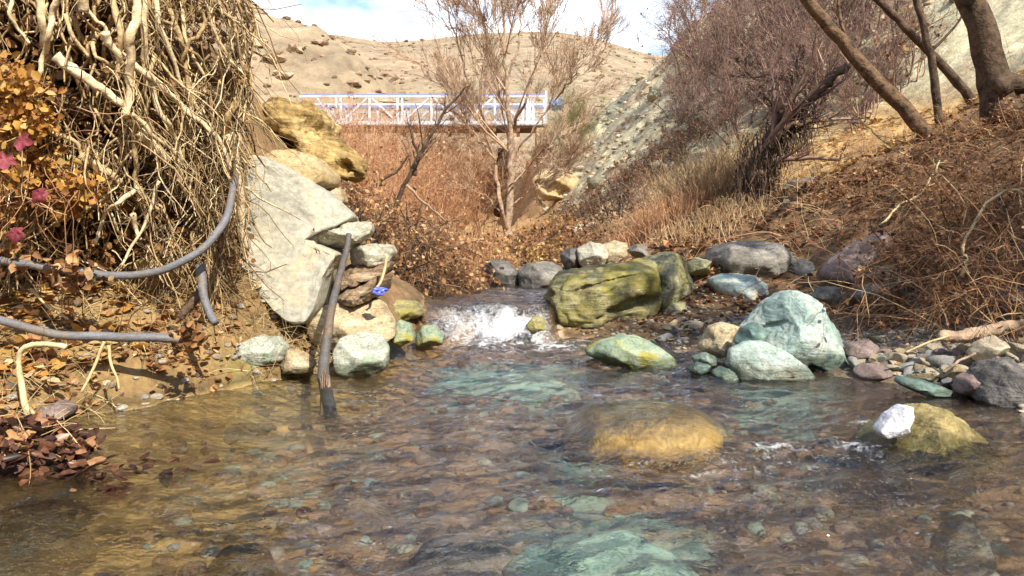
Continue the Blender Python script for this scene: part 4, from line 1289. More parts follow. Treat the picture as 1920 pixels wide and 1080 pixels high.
# crooked dark branches in the thicket
for pts, d, r, lab in (([(735, 400), (755, 350), (780, 300), (800, 265), (830, 215), (872, 160)], 6.0, (.022, .008), 'crooked dark branch rising from the matted clump across the bridge'),
                       ([(775, 330), (782, 290), (776, 262), (765, 230)], 6.1, (.018, .006), 'short forked dark branch beside the crooked one'),
                       ([(700, 350), (728, 330), (752, 310), (770, 288)], 5.8, (.014, .007), 'dark slanting stick left of the crooked branch'),
                       ([(760, 345), (785, 372), (812, 396), (840, 420)], 5.1, (.010, .005), 'pale broken stick caught in the middle thicket'),
                       ([(955, 470), (1000, 466), (1040, 440), (1062, 418)], 7.5, (.022, .012), 'fallen dark branch on the golden leaves right of the willow'),
                       ([(1132, 470), (1146, 440), (1164, 405)], 8.4, (.02, .014), 'grey broken stick leaning below the gravel slope')):
    Q = path(pts, d, 16, .02)
    m = MB()
    m.tubes(Q[None], np.linspace(r[0], r[1], 16)[None], 7, .5, cap=True)
    if len(pts) > 4 or 'forked' in lab:
        P1, R1 = sprout(Q[None], np.linspace(*r, 16)[None], 14, .3, .6, .2, 6, .15, (0, 0, .3), .45)
        m.tubes(P1, R1, 4)
        P2, R2 = sprout(P1, R1, 5, .5, .6, .2, 5, .15, (0, 0, .2), .5)
        m.tubes(P2, R2, 3)
    o = m.build('branch', M_bark_m if 'pale' in lab or 'grey' in lab else M_bark_d)
    tag(o, lab, 'branch')

# ---- tall dry grass at the right of the middle
def reed_clump(px, d, h, n, label, mat=M_tan, spread=.3, br=.35):
    x, y = at(px, d)
    a = rng.uniform(0, 6.28, n)
    r = br * np.sqrt(rng.random(n))
    S = on_ground(x + np.cos(a) * r, y + np.sin(a) * r * .8)
    D = np.stack([rng.normal(size=n) * spread, rng.normal(size=n) * spread, np.ones(n)], -1)
    P = grow(S, D, h * rng.uniform(.45, 1.1, n), 7, .06, (0.05, -.05, -.15))
    root = empty('dry_grass_clump', (x, y, float(terrain_z(x, y))), label, 'dry grass', 'tall dry grass clumps below the gravel slope')
    m = MB()
    m.tubes(P, taper(n, 7, .0028 * rng.uniform(.6, 1.2, n), .4), 3)
    m.build('stem_clump', mat, root)['kind'] = 'stuff'
    P1, R1 = sprout(P, taper(n, 7, .0028, .4), 4, .3, .5, .4, 4, .1, (0, 0, .1), .7)
    m = MB()
    m.tubes(P1, np.maximum(R1, .0011), 3)
    m.build('plume', mat, root)['kind'] = 'stuff'


for px, d, h, n, lab in ((1215, 6.4, hz(1215, 6.4, 418), 420, 'low pinkish dry grass behind the pale cream boulder'), (1262, 6.2, hz(1262, 6.2, 362), 520, 'pinkish dry grass rising behind the mossy boulder'),
                         (1310, 6.6, hz(1310, 6.6, 300), 560, 'tall dry grass behind the squared olive block'), (1356, 6.3, hz(1356, 6.3, 270), 520, 'tall tan grass just left of the vine draped dark tree'),
                         (1180, 7.6, hz(1180, 7.6, 405), 380, 'short dry grass at the left end of the grass bank'), (1395, 7.0, hz(1395, 7.0, 262), 380, 'tan grass standing around the vine draped dark tree'),
                         (1290, 7.8, hz(1290, 7.8, 318), 420, 'back row of tall dry grass below the dark slope shrubs'), (1352, 5.3, hz(1352, 5.3, 420), 200, 'straw coloured grass above the broad dark grey boulder'),
                         (1300, 5.6, hz(1300, 5.6, 425), 260, 'low straw grass above the squared olive block')):
    reed_clump(px, d, h, n, lab, M_red if 'pink' in lab else M_tan)

# ---- dark low shrubs on the diagonal of the slope
diag = [(1092, 415), (1120, 398), (1150, 378), (1182, 352), (1215, 330), (1248, 306), (1280, 284), (1316, 262), (1130, 425), (1190, 392), (1244, 352)]
for k, (px, py) in enumerate(diag):
    g = gpt(px, py)
    shrub(g[0], g[1], 'low dark grey shrub in the diagonal row on the gravel slope', .42, 1.3, 24, 8, 6, .006, (0, 0, 0), .2, M_mauve if k % 2 else M_dark, M_leaf_d, 250, .035, 'slope_shrub', 'shrub',
          'low dark shrubs in a diagonal row on the slope', base_r=.35, k3=2)

# ---- mauve bushes high on the right slope
mv = [(1285, 170, 1.0), (1340, 205, 1.2), (1395, 215, 1.3), (1300, 110, 1.2), (1360, 130, 1.5), (1430, 150, 1.6), (1500, 190, 1.5), (1560, 150, 1.6), (1620, 190, 1.3), (1330, 60, 1.4), (1400, 70, 1.7), (1480, 80, 1.8),
      (1560, 70, 1.8), (1640, 100, 1.5), (1270, 230, .8), (1700, 120, 1.2), (1450, 20, 1.8), (1540, 10, 1.8), (1300, 30, 1.2), (1640, 30, 1.6)]
mv_lab = {1285: 'mauve brown bush on the crest edge of the gravel slope, lowest of the hillside bushes', 1300: 'mauve bush against the sky at the brow of the gravel slope'}
for k, (px, py, h) in enumerate(mv):
    g = gpt(px, py + 35)
    h = h * g[1] / 12 * .85
    shrub(g[0], g[1], 'bare mauve brown bush on the upper right hillside', h, 1.1, 16, 8, 7, .013 * h, (0, 0, 0), .16, M_mauve, M_leaf_b if k % 3 == 0 else None, 180 if k % 3 == 0 else 0, .05, 'hillside_bush', 'bush',
          'bare mauve bushes on the upper right hillside', base_r=.3 * h, k3=4, thin=.6)

# ---- right brambles
bl = [(1765, 3.75, .3, 'low bramble just right of the slanted mauve slab'), (1760, 4.3, hz(1760, 4.3, 285), 'tall bramble under the leaning trees'), (1800, 3.6, hz(1800, 3.6, 330), 'rust coloured bramble arching over the pebble shore'),
      (1860, 3.9, hz(1860, 3.9, 215), 'dense bramble below the thick dark trunk'), (1905, 3.3, hz(1905, 3.3, 200), 'bramble with pale arching canes at the right edge'), (1850, 3.1, hz(1850, 3.1, 430), 'low bramble directly behind the driftwood log'),
      (1660, 5.2, .22, 'small bramble on the litter slope above the slanted mauve slab'), (1930, 2.9, hz(1930, 2.9, 240), 'leafy bramble cut off by the right edge of the picture'), (1740, 3.4, .2, 'short bramble beside the low dark stone'),
      (1820, 4.9, hz(1820, 4.9, 215), 'bramble climbing round the foot of the thick trunk'), (1900, 4.6, hz(1900, 4.6, 170), 'highest bramble, in front of the thick trunk'), (1600, 5.0, .18, 'small bramble between the dark boulder and the terrace')]
for px, d, h, lab in bl:
    shrub(*at(px, d), lab, h, 1.3, 26, 8, 5, .0045, (-.25, -.15, 0), .2, M_bram, M_leaf_d, 480, .021, 'bramble', 'bramble', base_r=.24, trop=(-.1, -.1, -.9), k3=0, ang=.8)
for px, d, h, lab in ((1575, 7.4, .3, 'pale grassy tuft on the sunlit leaf terrace'), (1640, 7.8, .36, 'pinkish twiggy tuft on the sunlit leaf terrace near the leaning tree')):
    shrub(*at(px, d), lab, h, 1.2, 40, 7, 4, .003, (0, 0, 0), .14, M_red if 'pink' in lab else M_tan, None, 0, .03, 'tuft', 'dry grass', base_r=.4)
# pale canes arching through the brambles
for pts, d, lab in (([(1800, 520), (1815, 440), (1850, 370), (1900, 350), (1960, 380)], 3.0, 'pale bare cane arching out of the right brambles'),
                    ([(1650, 420), (1690, 380), (1730, 360), (1760, 300)], 4.2, 'thin pale stick leaning on the brambles'),
                    ([(1610, 225), (1660, 270), (1720, 305)], 5.6, 'fallen grey stick below the leaning tree')):
    Q = path(pts, d, 16, .015)
    m = MB()
    m.tubes(Q[None], np.linspace(.007, .004, 16)[None], 6, .8, cap=True)
    P1, R1 = sprout(Q[None], np.linspace(.007, .004, 16)[None], 6, .3, .7, .3, 5, .1, (0, 0, -.2), .6)
    m.tubes(P1, R1, 4)
    tag(m.build('cane', M_straw), lab, 'stick')


# ---- trees
def tree(name, label, Q, R, limbs, mat, tmat, group=None, k1=10, k2=7, k3=6, k4=0, ratio=.5, ang=.6, trop=(0, 0, .3), tmin=.55, minr=.003, wander=.09, knob=.12, r3=.5):
    root = empty(name, Q[0], label, 'tree', group)
    trunk_mesh(Q, R, 16, knob, rng.random() * 30).build('trunk', mat, root)
    srcP, srcR = [Q[None]], [np.asarray(R)[None]]
    for q, r in limbs:
        trunk_mesh(q, r, 10, knob, rng.random() * 30).build('limb', mat, root)
        srcP.append(q[None])
        srcR.append(np.asarray(r)[None])
    m = MB()
    for P, Rr in zip(srcP, srcR):
        P1, R1 = sprout(P, Rr, k1, ratio, ang, tmin, 9, wander, trop, .45, .25)
        P2, R2 = sprout(P1, R1, k2, .5, ang, .2, 7, wander, trop, .5, .3)
        P3, R3 = sprout(P2, R2, k3, r3, ang, .15, 6, wander, trop, .55, .4)
        m.tubes(P1, np.maximum(R1, minr), 5)
        m.tubes(P2, np.maximum(R2, minr), 4)
        m.tubes(P3, np.maximum(R3, minr * .8), 3)
        if k4:
            P4, R4 = sprout(P3, R3, k4, .6, ang, .1, 5, wander, trop, .6, .5)
            m.tubes(P4, np.maximum(R4, minr * .6), 3)
    m.build('crown', tmat, root)
    return root


D = 13.0
Q = path([(952, 470), (954, 400), (958, 330), (956, 240), (948, 160), (944, 60), (938, -60), (935, -150)], D, 40, .05)
Rr = np.interp(np.linspace(0, 1, 40), [0, .3, .45, 1], [.085, .05, .034, .008])
limbs = []
for pts, r0 in (([(950, 440), (936, 380), (928, 300), (905, 220), (870, 130), (840, 30), (815, -60)], .075), ([(957, 245), (985, 190), (1010, 110), (1030, 20), (1040, -60)], .05),
                ([(958, 300), (1000, 240), (1040, 190), (1085, 130), (1110, 70)], .04), ([(956, 350), (990, 310), (1030, 275), (1070, 240)], .03), ([(928, 300), (890, 250), (855, 190), (825, 130)], .035),
                ([(950, 170), (915, 90), (895, 0), (880, -80)], .04), ([(950, 150), (975, 70), (985, -20), (990, -100)], .04), ([(954, 390), (1000, 350), (1050, 320), (1085, 285)], .022),
                ([(940, 400), (905, 365), (860, 345), (820, 350)], .02)):
    q = path(pts, D + rng.uniform(-.5, .5, len(pts)), 24, .06)
    q[0] = q[0] * .3 + .7 * W(*pts[0], D)
    limbs.append((q, np.linspace(r0 * .55, .005, 24)))
tree('bare_tree', 'tall bare reddish willow standing in front of the footbridge', Q, Rr, limbs, M_bark_m, M_wil, k1=18, k2=9, k3=11, k4=0, ratio=.38, ang=.5, tmin=.27, minr=.0036, r3=.8, trop=(0, 0, .4), wander=.08)
Q = path([(940, 400), (942, 350), (944, 300), (946, 278)], 13.6, 14, .05)
m = trunk_mesh(Q, np.linspace(.15, .12, 14), 14, .25, 4.0)
tag(m.build('tree_stump', M_bark_d), 'broken dark stump standing behind the bare willow trunk', 'stump')

# leaning trees at the right
def ext(pts, d, r0, r1, n=30, wob=.014):
    q = path(pts, d, n, wob)
    return q, np.linspace(r0, r1, n)


q, r = ext([(1748, 268), (1728, 238), (1688, 195), (1640, 148), (1590, 92), (1545, 40), (1495, -20), (1430, -110), (1350, -260), (1280, -420)], [6.0, 6, 6, 6, 6, 6, 6, 6, 5.9, 5.8], .066, .022)
limbs = [ext([(1590, 92), (1575, 40), (1568, -20), (1560, -120)], 6.0, .016, .006, 14), ext([(1430, -110), (1450, -220), (1480, -380)], 6.0, .03, .01, 14)]
tree('leaning_tree', 'brown barked tree leaning steeply to the left above the leaf terrace', q, r, limbs, M_bark, M_bram, None, 8, 6, 5, 0, .3, .6, tmin=.5)
q, r = ext([(1768, 262), (1760, 220), (1752, 150), (1742, 90), (1722, 10), (1700, -80), (1680, -220), (1670, -400)], 6.2, .036, .014)
limbs = [ext([(1742, 100), (1790, 50), (1830, 0), (1860, -80)], 6.2, .012, .005, 14)]
tree('slender_tree', 'slender upright dark tree crossing the other leaning trunks', q, r, limbs, M_bark_d, M_bram, None, 8, 6, 5, 0, .3, .6, tmin=.5)
q, r = ext([(1832, 200), (1808, 168), (1770, 128), (1735, 88), (1690, 45), (1640, -8), (1570, -90), (1500, -220)], 6.7, .045, .016)
limbs = [ext([(1640, -8), (1650, -100), (1670, -220)], 6.7, .025, .008, 14)]
tree('leaning_tree', 'thin dark tree leaning left behind the slender upright one', q, r, limbs, M_bark_d, M_bram, None, 8, 6, 5, 0, .3, .6, tmin=.55)
q, r = ext([(1880, 230), (1868, 170), (1855, 110), (1838, 50), (1815, -10), (1785, -90), (1750, -220), (1730, -400), (1740, -600)], [5.0, 5, 5, 5, 5, 5, 4.9, 4.7, 4.5], .10, .04)
r[:5] *= np.linspace(1.4, 1, 5)
limbs = [ext([(1785, -90), (1850, -220), (1950, -420), (2050, -600)], [5, 4.6, 4.1, 3.6], .06, .02, 20), ext([(1750, -220), (1650, -330), (1560, -480)], [4.9, 4.6, 4.3], .045, .015, 18),
         ext([(1815, -10), (1900, -90), (2000, -200), (2120, -380)], [5, 4.6, 4.1, 3.4], .05, .015, 18)]
tree('thick_tree', 'thick dark trunk at the upper right above the brambles', q, r, limbs, M_bark_d, M_bram, None, 12, 7, 6, 2, .42, .65, tmin=.35)
Q = path([(1868, 165), (1890, 150), (1925, 158), (1980, 180)], 4.9, 12, .03)
m = trunk_mesh(Q, np.linspace(.07, .045, 12), 10, .3, 3.0)
tag(m.build('fallen_log', M_bark_d), 'short dark log jutting right from the foot of the thick trunk', 'log')
# off-frame tree added so that its bare crown shades the right shore
zb_ = float(terrain_z(3.7, 0.6))
Q = grow([(3.7, 0.6, zb_ - .1)], [(-.12, .1, 1)], 2.6, 20, .03)[0]
lm = []
for k in range(7):
    a = k / 7 * 6.28 + rng.uniform(-.3, .3)
    lm.append((grow([Q[8 + k]], [(math.cos(a), math.sin(a), .75)], rng.uniform(1.1, 1.7), 14, .08, (0, 0, .2))[0], np.linspace(.045, .012, 14)))
tree('shade_tree', 'bare tree added out of view on the right bank to shade the pebble shore', Q, np.linspace(.11, .04, 20), lm, M_bark_d, M_bram, None, 11, 8, 7, 2, .48, .75, tmin=.2, minr=.005)
# vine draped dark tree
q, r = ext([(1412, 430), (1415, 380), (1420, 320), (1432, 275), (1462, 238), (1500, 200), (1545, 158), (1590, 120)], 5.7, .085, .03, 30, .05)
limbs = [ext([(1470, 232), (1480, 190), (1492, 150), (1500, 110)], 5.7, .03, .012, 14, .05), ext([(1466, 236), (1440, 180), (1425, 140)], 5.7, .018, .007, 14, .05),
         ext([(1440, 270), (1490, 232), (1540, 222)], 5.6, .022, .008, 14, .05), ext([(1500, 200), (1450, 150), (1400, 130)], 5.7, .016, .006, 14, .05)]
vt = tree('crooked_tree', 'crooked dark tree draped with dead vines beside the dry grass', q, r, limbs, M_bark_d, M_mauve, None, 9, 6, 6, 2, .45, .7, tmin=.3, minr=.0025, knob=.3)
n = 1100
i = (rng.random(n) ** 1.5 * 20).astype(int)
S = q[i] + rng.normal(size=(n, 3)) * np.array([.075, .06, .03])
P = grow(S, rng.normal(size=(n, 3)) * np.array([.45, .45, .2]) - np.array([0, 0, .9]), rng.uniform(.06, .30, n), 8, .22, (0, 0, -2.2))
P[:, :, 2] = np.maximum(P[:, :, 2], terrain_z(P[:, :, 0], P[:, :, 1]) + .01)
m = MB()
m.tubes(P, taper(n, 8, .0048, .4), 3)
vo = m.build('vine_curtain', M_dark, vt)

# ------------------------------------------------------------------ footbridge
M_wpaint = rock_mat('white_bridge_paint', (.48, .49, .52), (.56, .57, .61), (.60, .62, .66), 1.5, speck=.1, bump=.05, stain=(.42, .33, .26), rough=.5, crack=1.0)
M_bpaint = plain_mat('blue_bridge_paint', (.17, .22, .46), .5, 6, .12)
M_deck = plain_mat('brown_deck_boards', (.19, .115, .07), .8, 8, .3, .3)
M_mesh = plain_mat('pale_mesh_wire', (.42, .45, .52), .5, 10, .1)
BD = 28.0
s_ = BD / F
X0, X1 = (562 - 960) * s_, (1026 - 960) * s_
zt, zb = CAMZ + (HY - 181) * s_, CAMZ + (HY - 230) * s_
br = empty('footbridge', ((X0 + X1) / 2, BD, zb), 'white truss footbridge with blue handrails spanning the valley', 'footbridge')
singles = [(v - 960) * s_ for v in (590, 693, 809, 928, 1000)]
doubles = [(v - 960) * s_ for v in (635, 750, 868, 985)]
for side, yy in (('near', BD), ('far', BD + 1.7)):
    m = MB()
    m.box(((X0 + X1) / 2, yy, zt), (X1 - X0, .09, .08))
    m.build('top_chord', M_wpaint, br, False)
    m = MB()
    m.box(((X0 + X1) / 2 + .35, yy, zb), (X1 - X0 - .7, .10, .12))
    m.build('bottom_chord', M_wpaint, br, False)
    for x in singles[1:]:
        m = MB()
        m.box((x, yy, (zt + zb) / 2), (.08, .078, zt - zb - .11))
        m.build('post', M_wpaint, br, False)
    for x in doubles:
        for dx in (-.085, .085):
            m = MB()
            m.box((x + dx, yy, (zt + zb) / 2), (.085, .078, zt - zb - .11))
            m.build('post', M_wpaint, br, False)
    m = MB()
    m.box((X1 - .04, yy, (zt + zb) / 2 + .12), (.08, .076, zt - zb + .2))
    m.build('post', M_wpaint, br, False)
    for a, sx in enumerate(singles):
        for dx in doubles:
            if 0.2 < abs(dx - sx) < 1.9 and (a > 0 or dx > sx):
                m = MB()
                sg = np.sign(dx - sx)
                m.bar((sx + sg * .10, yy, zt - .06), (dx - sg * .16, yy, zb + .07), .07)
                m.build('diagonal', M_wpaint, br, False)
    m = MB()
    for k in range(2):
        m.box(((X0 + X1) / 2 + .35, yy + .06, zb + .18 + k * .22), (X1 - X0 - .8, .02, .02))
    for x in np.arange(X0 + .8, X1 - .1, .45):
        m.box((x, yy + .085, zb + .28), (.014, .014, .42))
    m.build('mesh_panel', M_mesh, br, False)
    m = MB()
    m.box(((X0 + X1) / 2, yy + (0.0 if side == 'near' else -.08), zt + (.07 if side == 'near' else -.13)), (X1 - X0 - .1, .06, .055 if side == 'near' else .075))
    m.build('blue_rail', M_bpaint, br, False)
m = MB()
m.box(((X0 + X1) / 2 + .3, BD + .85, zb - .13), (X1 - X0 - .4, 1.5, .10))
for x in np.arange(X0 + 1, X1, .9):
    m.box((x, BD + .85, zb - .25), (.12, 1.56, .13))
m.build('deck', M_deck, br, False)
for x, z in ((X0 + .3, zb - .7), (X1 + .1, zb - .75)):
    m = MB()
    m.box((x, BD + .85, z), (1.0, 2.2, 1.05))
    m.build('abutment', R_tan, br, False)
# blue bundle at the bridge end
V, Fc = ico(4)
P = V * np.array([.24, .2, .2]) * (1 + .9 * fbm(V * 2.4 + 3, 4))[:, None]
m = MB()
m.add(P, Fc, None)
o = m.build('tarpaulin_bundle', plain_mat('blue_plastic', (.16, .25, .48), .5, 3, .5, .4))
o.location = W(1042, 196, BD + .4)
tag(o, 'crumpled blue bundle at the right end of the footbridge', 'bundle')

# bird
bb = W(1197, 72, 55.0)
m = MB()
tt = np.linspace(0, 1, 9)
body = bb + np.stack([.22 * (tt - .5), -.1 * (tt - .5), .04 * tt], -1)
m.tubes(body[None], (np.array([.004, .03, .05, .055, .05, .04, .03, .02, .004]))[None], 8, .5)
bird = m.build('bird', plain_mat('grey_feathers', (.25, .25, .26), .8), origin=bb)
tag(bird, 'grey bird gliding in front of the white cloud', 'bird')
for sg in (1, -1):
    n = 7
    u = np.linspace(0, 1, n)
    le = np.stack([.05 - .10 * u ** 1.5 + .12 * u * (sg < 0), .25 * u * sg * .3, sg * .50 * u - .05 * u], -1)
    ch = (.16 * (1 - u * .8))[:, None] * np.array([-1, 0, 0])
    top = np.concatenate([le, le + ch])
    V = np.concatenate([top + [0, .006, 0], top - [0, .006, 0]]) + bb
    q = []
    for i in range(n - 1):
        q += [[i, i + 1, n + i + 1, n + i], [2 * n + i, 3 * n + i, 3 * n + i + 1, 2 * n + i + 1], [i, 2 * n + i, 2 * n + i + 1, i + 1], [n + i, n + i + 1, 3 * n + i + 1, 3 * n + i]]
    mw = MB()
    mw.add(V, None, q)
    o = mw.build('wing', bird.data.materials[0], bird, origin=None)

# ------------------------------------------------------------------ left earth bank with roots
cur = np.array([(-3.4, 2.22), (-2.4, 2.34), (-1.7, 2.42), (-1.30, 2.44), (-1.17, 2.50), (-1.09, 2.62), (-1.11, 2.85), (-1.25, 3.2), (-1.6, 3.6)])
cs = np.concatenate([[0], np.cumsum(np.linalg.norm(np.diff(cur, axis=0), axis=1))])
uu = np.linspace(0, cs[-1], 420)
cx_, cy_ = np.interp(uu, cs, cur[:, 0]), np.interp(uu, cs, cur[:, 1])
for _ in range(12):
    cx_[1:-1] = (cx_[:-2] + 2 * cx_[1:-1] + cx_[2:]) / 4
    cy_[1:-1] = (cy_[:-2] + 2 * cy_[1:-1] + cy_[2:]) / 4
tx, ty = np.gradient(cx_), np.gradient(cy_)
ln = np.hypot(tx, ty)
ox, oy = ty / ln, -tx / ln                                    # outward
CAV = ((30, 70, 60, 60, .34), (190, 60, 75, 70, .36), (185, 215, 55, 50, .34), (330, 105, 40, 60, .28), (355, 100, 30, 40, .26), (110, 150, 60, 35, .24), (265, 300, 50, 40, .26), (215, 430, 80, 50, .24),
                           (75, 240, 30, 40, .22), (330, 400, 45, 40, .2), (120, 420, 50, 40, .2), (400, 60, 34, 40, .2), (420, 160, 30, 30, .16), (300, 200, 30, 50, .2), (90, 20, 50, 40, .3))
vz = np.linspace(0.18, 1.62, 230)
BX, BZ = np.meshgrid(cx_, vz)
BY = np.broadcast_to(cy_, BX.shape).copy()
OX, OY = np.broadcast_to(ox, BX.shape), np.broadcast_to(oy, BX.shape)
out = 0.20 * sstep(.4, 1.2, BZ) * np.clip(-OY * 1.3 - .2, 0, 1) + .07 * sstep(.8, 1.3, BZ) * (OX > .6) - 0.5 * sstep(1.36, 1.62, BZ) ** 1.5
q3 = np.stack([BX, BY, BZ], -1)
out = out + 0.07 * fbm(q3 * 2.6 + 4, 4) + 0.05 * fbm(q3 * 7 + 9, 4) + .018 * fbm(q3 * 22, 3)
PXs = 960 + F * BX / (BY - out)
PYs = HY - F * (BZ - CAMZ) / (BY - out)
for px, py, rx, ry, dp in CAV:
    r = ((PXs - px) / (rx * 1.25)) ** 2 + ((PYs - py) / (ry * 1.2)) ** 2
    out = out - dp * (1.3 if py < 130 or px < 300 and py < 320 else .6) * sstep(1.6, .5, r + .5 * fbm(q3 * 6 + px, 2))
EX, EY = BX + OX * out, BY + OY * out
ec = np.zeros(EX.shape + (3,)) + np.array([.25, .16, .075])
en = fbm(q3 * 4 + 2, 4)
ec = lerp3(ec, (.38, .26, .13), sstep(.0, .5, en))
ec = lerp3(ec, (.24, .12, .065), sstep(.1, .5, fbm(q3 * 3 + 22, 3)) * .7)
M_earth = ground_mat('bank_earth', 30, 1.0, .4, ((0, .1, 0), (.4, .4, 3.0), 9))
eb = grid_mesh('earth_bank', EX, EY, BZ, M_earth, {'wet': EX * 0}, {'Col': ec})
tag(eb, kind='structure')


def wall_d(px, py):
    """distance of the bank face along a photo ray, roughly"""
    d = 2.3
    for _ in range(6):
        x, z = (px - 960) / F * d, CAMZ + (HY - py) / F * d
        y = np.interp(x, cur[:6, 0], cur[:6, 1])
        d = y - 0.20 * float(sstep(.4, 1.2, z))
    return d


rt = empty('root_tangle', (-1.3, 2.3, .5), 'huge tangle of pale exposed tree roots hanging down the left bank', 'roots')
RT = [([(255, -60), (258, 0), (246, 60), (243, 120), (245, 200), (240, 222)], 9, 7, .16), ([(242, 215), (262, 228), (282, 250), (305, 268), (330, 292)], 5, 3, .15),
      ([(243, 222), (252, 260), (258, 300), (254, 345), (262, 372)], 6, 4, .14), ([(72, -60), (74, 0), (76, 40), (88, 70), (88, 90)], 8, 6, .12), ([(112, -20), (100, 30), (92, 60), (88, 95), (80, 130), (60, 158), (57, 185), (78, 215)], 6, 3.5, .13),
      ([(18, -30), (26, 30), (40, 62), (53, 84)], 4, 2.5, .10), ([(150, -50), (154, -5), (156, 22)], 13, 9, .14), ([(272, -30), (266, 60), (272, 130), (285, 170), (305, 215), (330, 262), (346, 310)], 7, 4, .10),
      ([(250, 118), (290, 150), (335, 195), (380, 230), (415, 268), (436, 320)], 7, 4, .09), ([(292, -30), (300, 50), (318, 110), (345, 165), (380, 215)], 6, 3, .10), ([(335, -30), (343, 60), (362, 112), (388, 140)], 5, 3, .08),
      ([(372, -30), (398, 40), (418, 90), (442, 130)], 4, 2.5, .06), ([(395, -20), (430, 34), (480, 44)], 4, 2, .05), ([(437, 40), (448, 88), (466, 134)], 5, 3, .04), ([(442, 192), (427, 220), (418, 262)], 8, 6, .06),
      ([(428, 252), (436, 300), (448, 360), (456, 420), (462, 470)], 14, 6, .07), ([(112, 108), (150, 140), (195, 170), (240, 205)], 10, 7, .10), ([(148, 288), (182, 308), (232, 342)], 10, 6, .10),
      ([(262, 246), (290, 275), (312, 302)], 10, 8, .10), ([(262, 350), (225, 378), (200, 398), (182, 430), (178, 455)], 5, 3, .14), ([(262, 352), (280, 380), (300, 395)], 5, 3, .12), ([(300, 340), (262, 440), (228, 505)], 3.5, 2.5, .16),
      ([(200, -40), (215, 0), (222, 60), (232, 110), (222, 150)], 7, 4, .10), ([(195, 60), (205, 80), (222, 95), (236, 125)], 8, 5, .10), ([(120, 30), (140, 70), (165, 110)], 4, 3, .10), ([(60, 215), (100, 250), (140, 262), (150, 300)], 6, 3, .10),
      ([(318, 20), (350, 110), (355, 180), (350, 240)], 5, 3, .10), ([(250, 400), (255, 430), (262, 445)], 6, 3, .16), ([(330, 300), (345, 360), (372, 400)], 5, 2, .08), ([(290, 110), (270, 170), (280, 210)], 5, 3, .1)]
for pts, r0, r1, off in RT:
    ds = [wall_d(a, b) - off * (.6 + .4 * rng.random()) - .04 for a, b in pts]
    nq = max(14, len(pts) * 5)
    q = path(pts, ds, nq, .012)
    trunk_mesh(q, np.linspace(r0, r1, nq) * 2.15 / F, 9, .3, rng.random() * 40).build('root', M_root, rt).data.attributes['tint'].data.foreach_set('value', np.full((nq) * 9, rng.uniform(.55, 1), np.float32))
for k in range(62):
    x0 = rng.uniform(20, 470) if k < 52 else rng.uniform(-380, 10)
    y0 = rng.uniform(-40, 60) if rng.random() < .6 else rng.uniform(60, 300)
    pts = [(x0, y0)]
    dx, dy = rng.uniform(-.1, .9) * (.4 + x0 / 470), 1.0
    for s in range(int(rng.integers(4, 8))):
        dx = np.clip(dx + rng.normal() * .35, -.8, 1.2)
        pts.append((min(pts[-1][0] + dx * 32, 478 - .1 * pts[-1][1]), pts[-1][1] + dy * rng.uniform(22, 44)))
    ds = [wall_d(a, b) - rng.uniform(.0, .12) for a, b in pts]
    q = path(pts, ds, 24, .03)
    r0 = rng.uniform(1.6, 4.6)
    me = trunk_mesh(q, np.linspace(r0, r0 * .45, 24) * 2.2 / F, 7, .25, rng.random() * 40).build('root', M_root, rt)
    me.data.attributes['tint'].data.foreach_set('value', np.full(24 * 7, rng.uniform(.2, .95), np.float32))
# fine rootlets
n = 4000
pxr, pyr = np.where(rng.random(n) < .78, rng.uniform(-60, 462, n), rng.uniform(-420, -60, n)), rng.uniform(-80, 470, n)
keep = (pxr < 478 - .08 * pyr)
for a, b, c, e_, _ in CAV:
    keep &= ((pxr - a) / (c * .95)) ** 2 + ((pyr - b + 8) / (e_ * .95)) ** 2 > rng.random(n) * .5 + .75
S = np.array([W(a, b, wall_d(a, b) - rng.uniform(-.05, .12)) for a, b in zip(pxr[keep], pyr[keep])])
n = len(S)
P = grow(S, np.stack([rng.normal(size=n) * .8 + .12, rng.normal(size=n) * .35 - .1, -np.abs(rng.normal(size=n)) - .3], -1), rng.uniform(.06, .36, n), 8, .23, (.03, 0, -.8))
ppx = 960 + F * P[:, :, 0] / P[:, :, 1]
ppy = HY - F * (P[:, :, 2] - CAMZ) / P[:, :, 1]
veil = np.zeros(n, bool)
for a, b, c, e_, _ in CAV:
    veil |= ((((ppx - a) / (c * .9)) ** 2 + ((ppy - b) / (e_ * .9)) ** 2) < 1).sum(1) > 2
P = P[~veil | (rng.random(n) < .10)]
n = len(P)
m = MB()
m.tubes(P, taper(n, 8, rng.uniform(.0010, .0036, n) * np.where(rng.random(n) < .15, 1.8, 1), .4), 4)
P1, R1 = sprout(P, taper(n, 8, .0018, .4), 2, .5, .7, .2, 5, .25, (0, 0, -.3), .6)
m.tubes(P1, R1, 3)
ro = m.build('rootlet_mass', M_root, rt)
ro['kind'] = 'stuff'
# soil and dead leaf scraps caught between the roots
n = 2200
pxr, pyr = rng.uniform(-60, 470, n), rng.uniform(20, 500, n)
S = np.array([W(a, b, wall_d(a, b) - rng.uniform(-.06, .06)) for a, b in zip(pxr, pyr)])
m = MB()
m.leaves(S, rng.normal(size=(n, 3)), rng.normal(size=(n, 3)) + [0, -1, .6], rng.uniform(.012, .038, n))
tag(m.build('caught_leaves', M_leaf_b), kind='stuff')

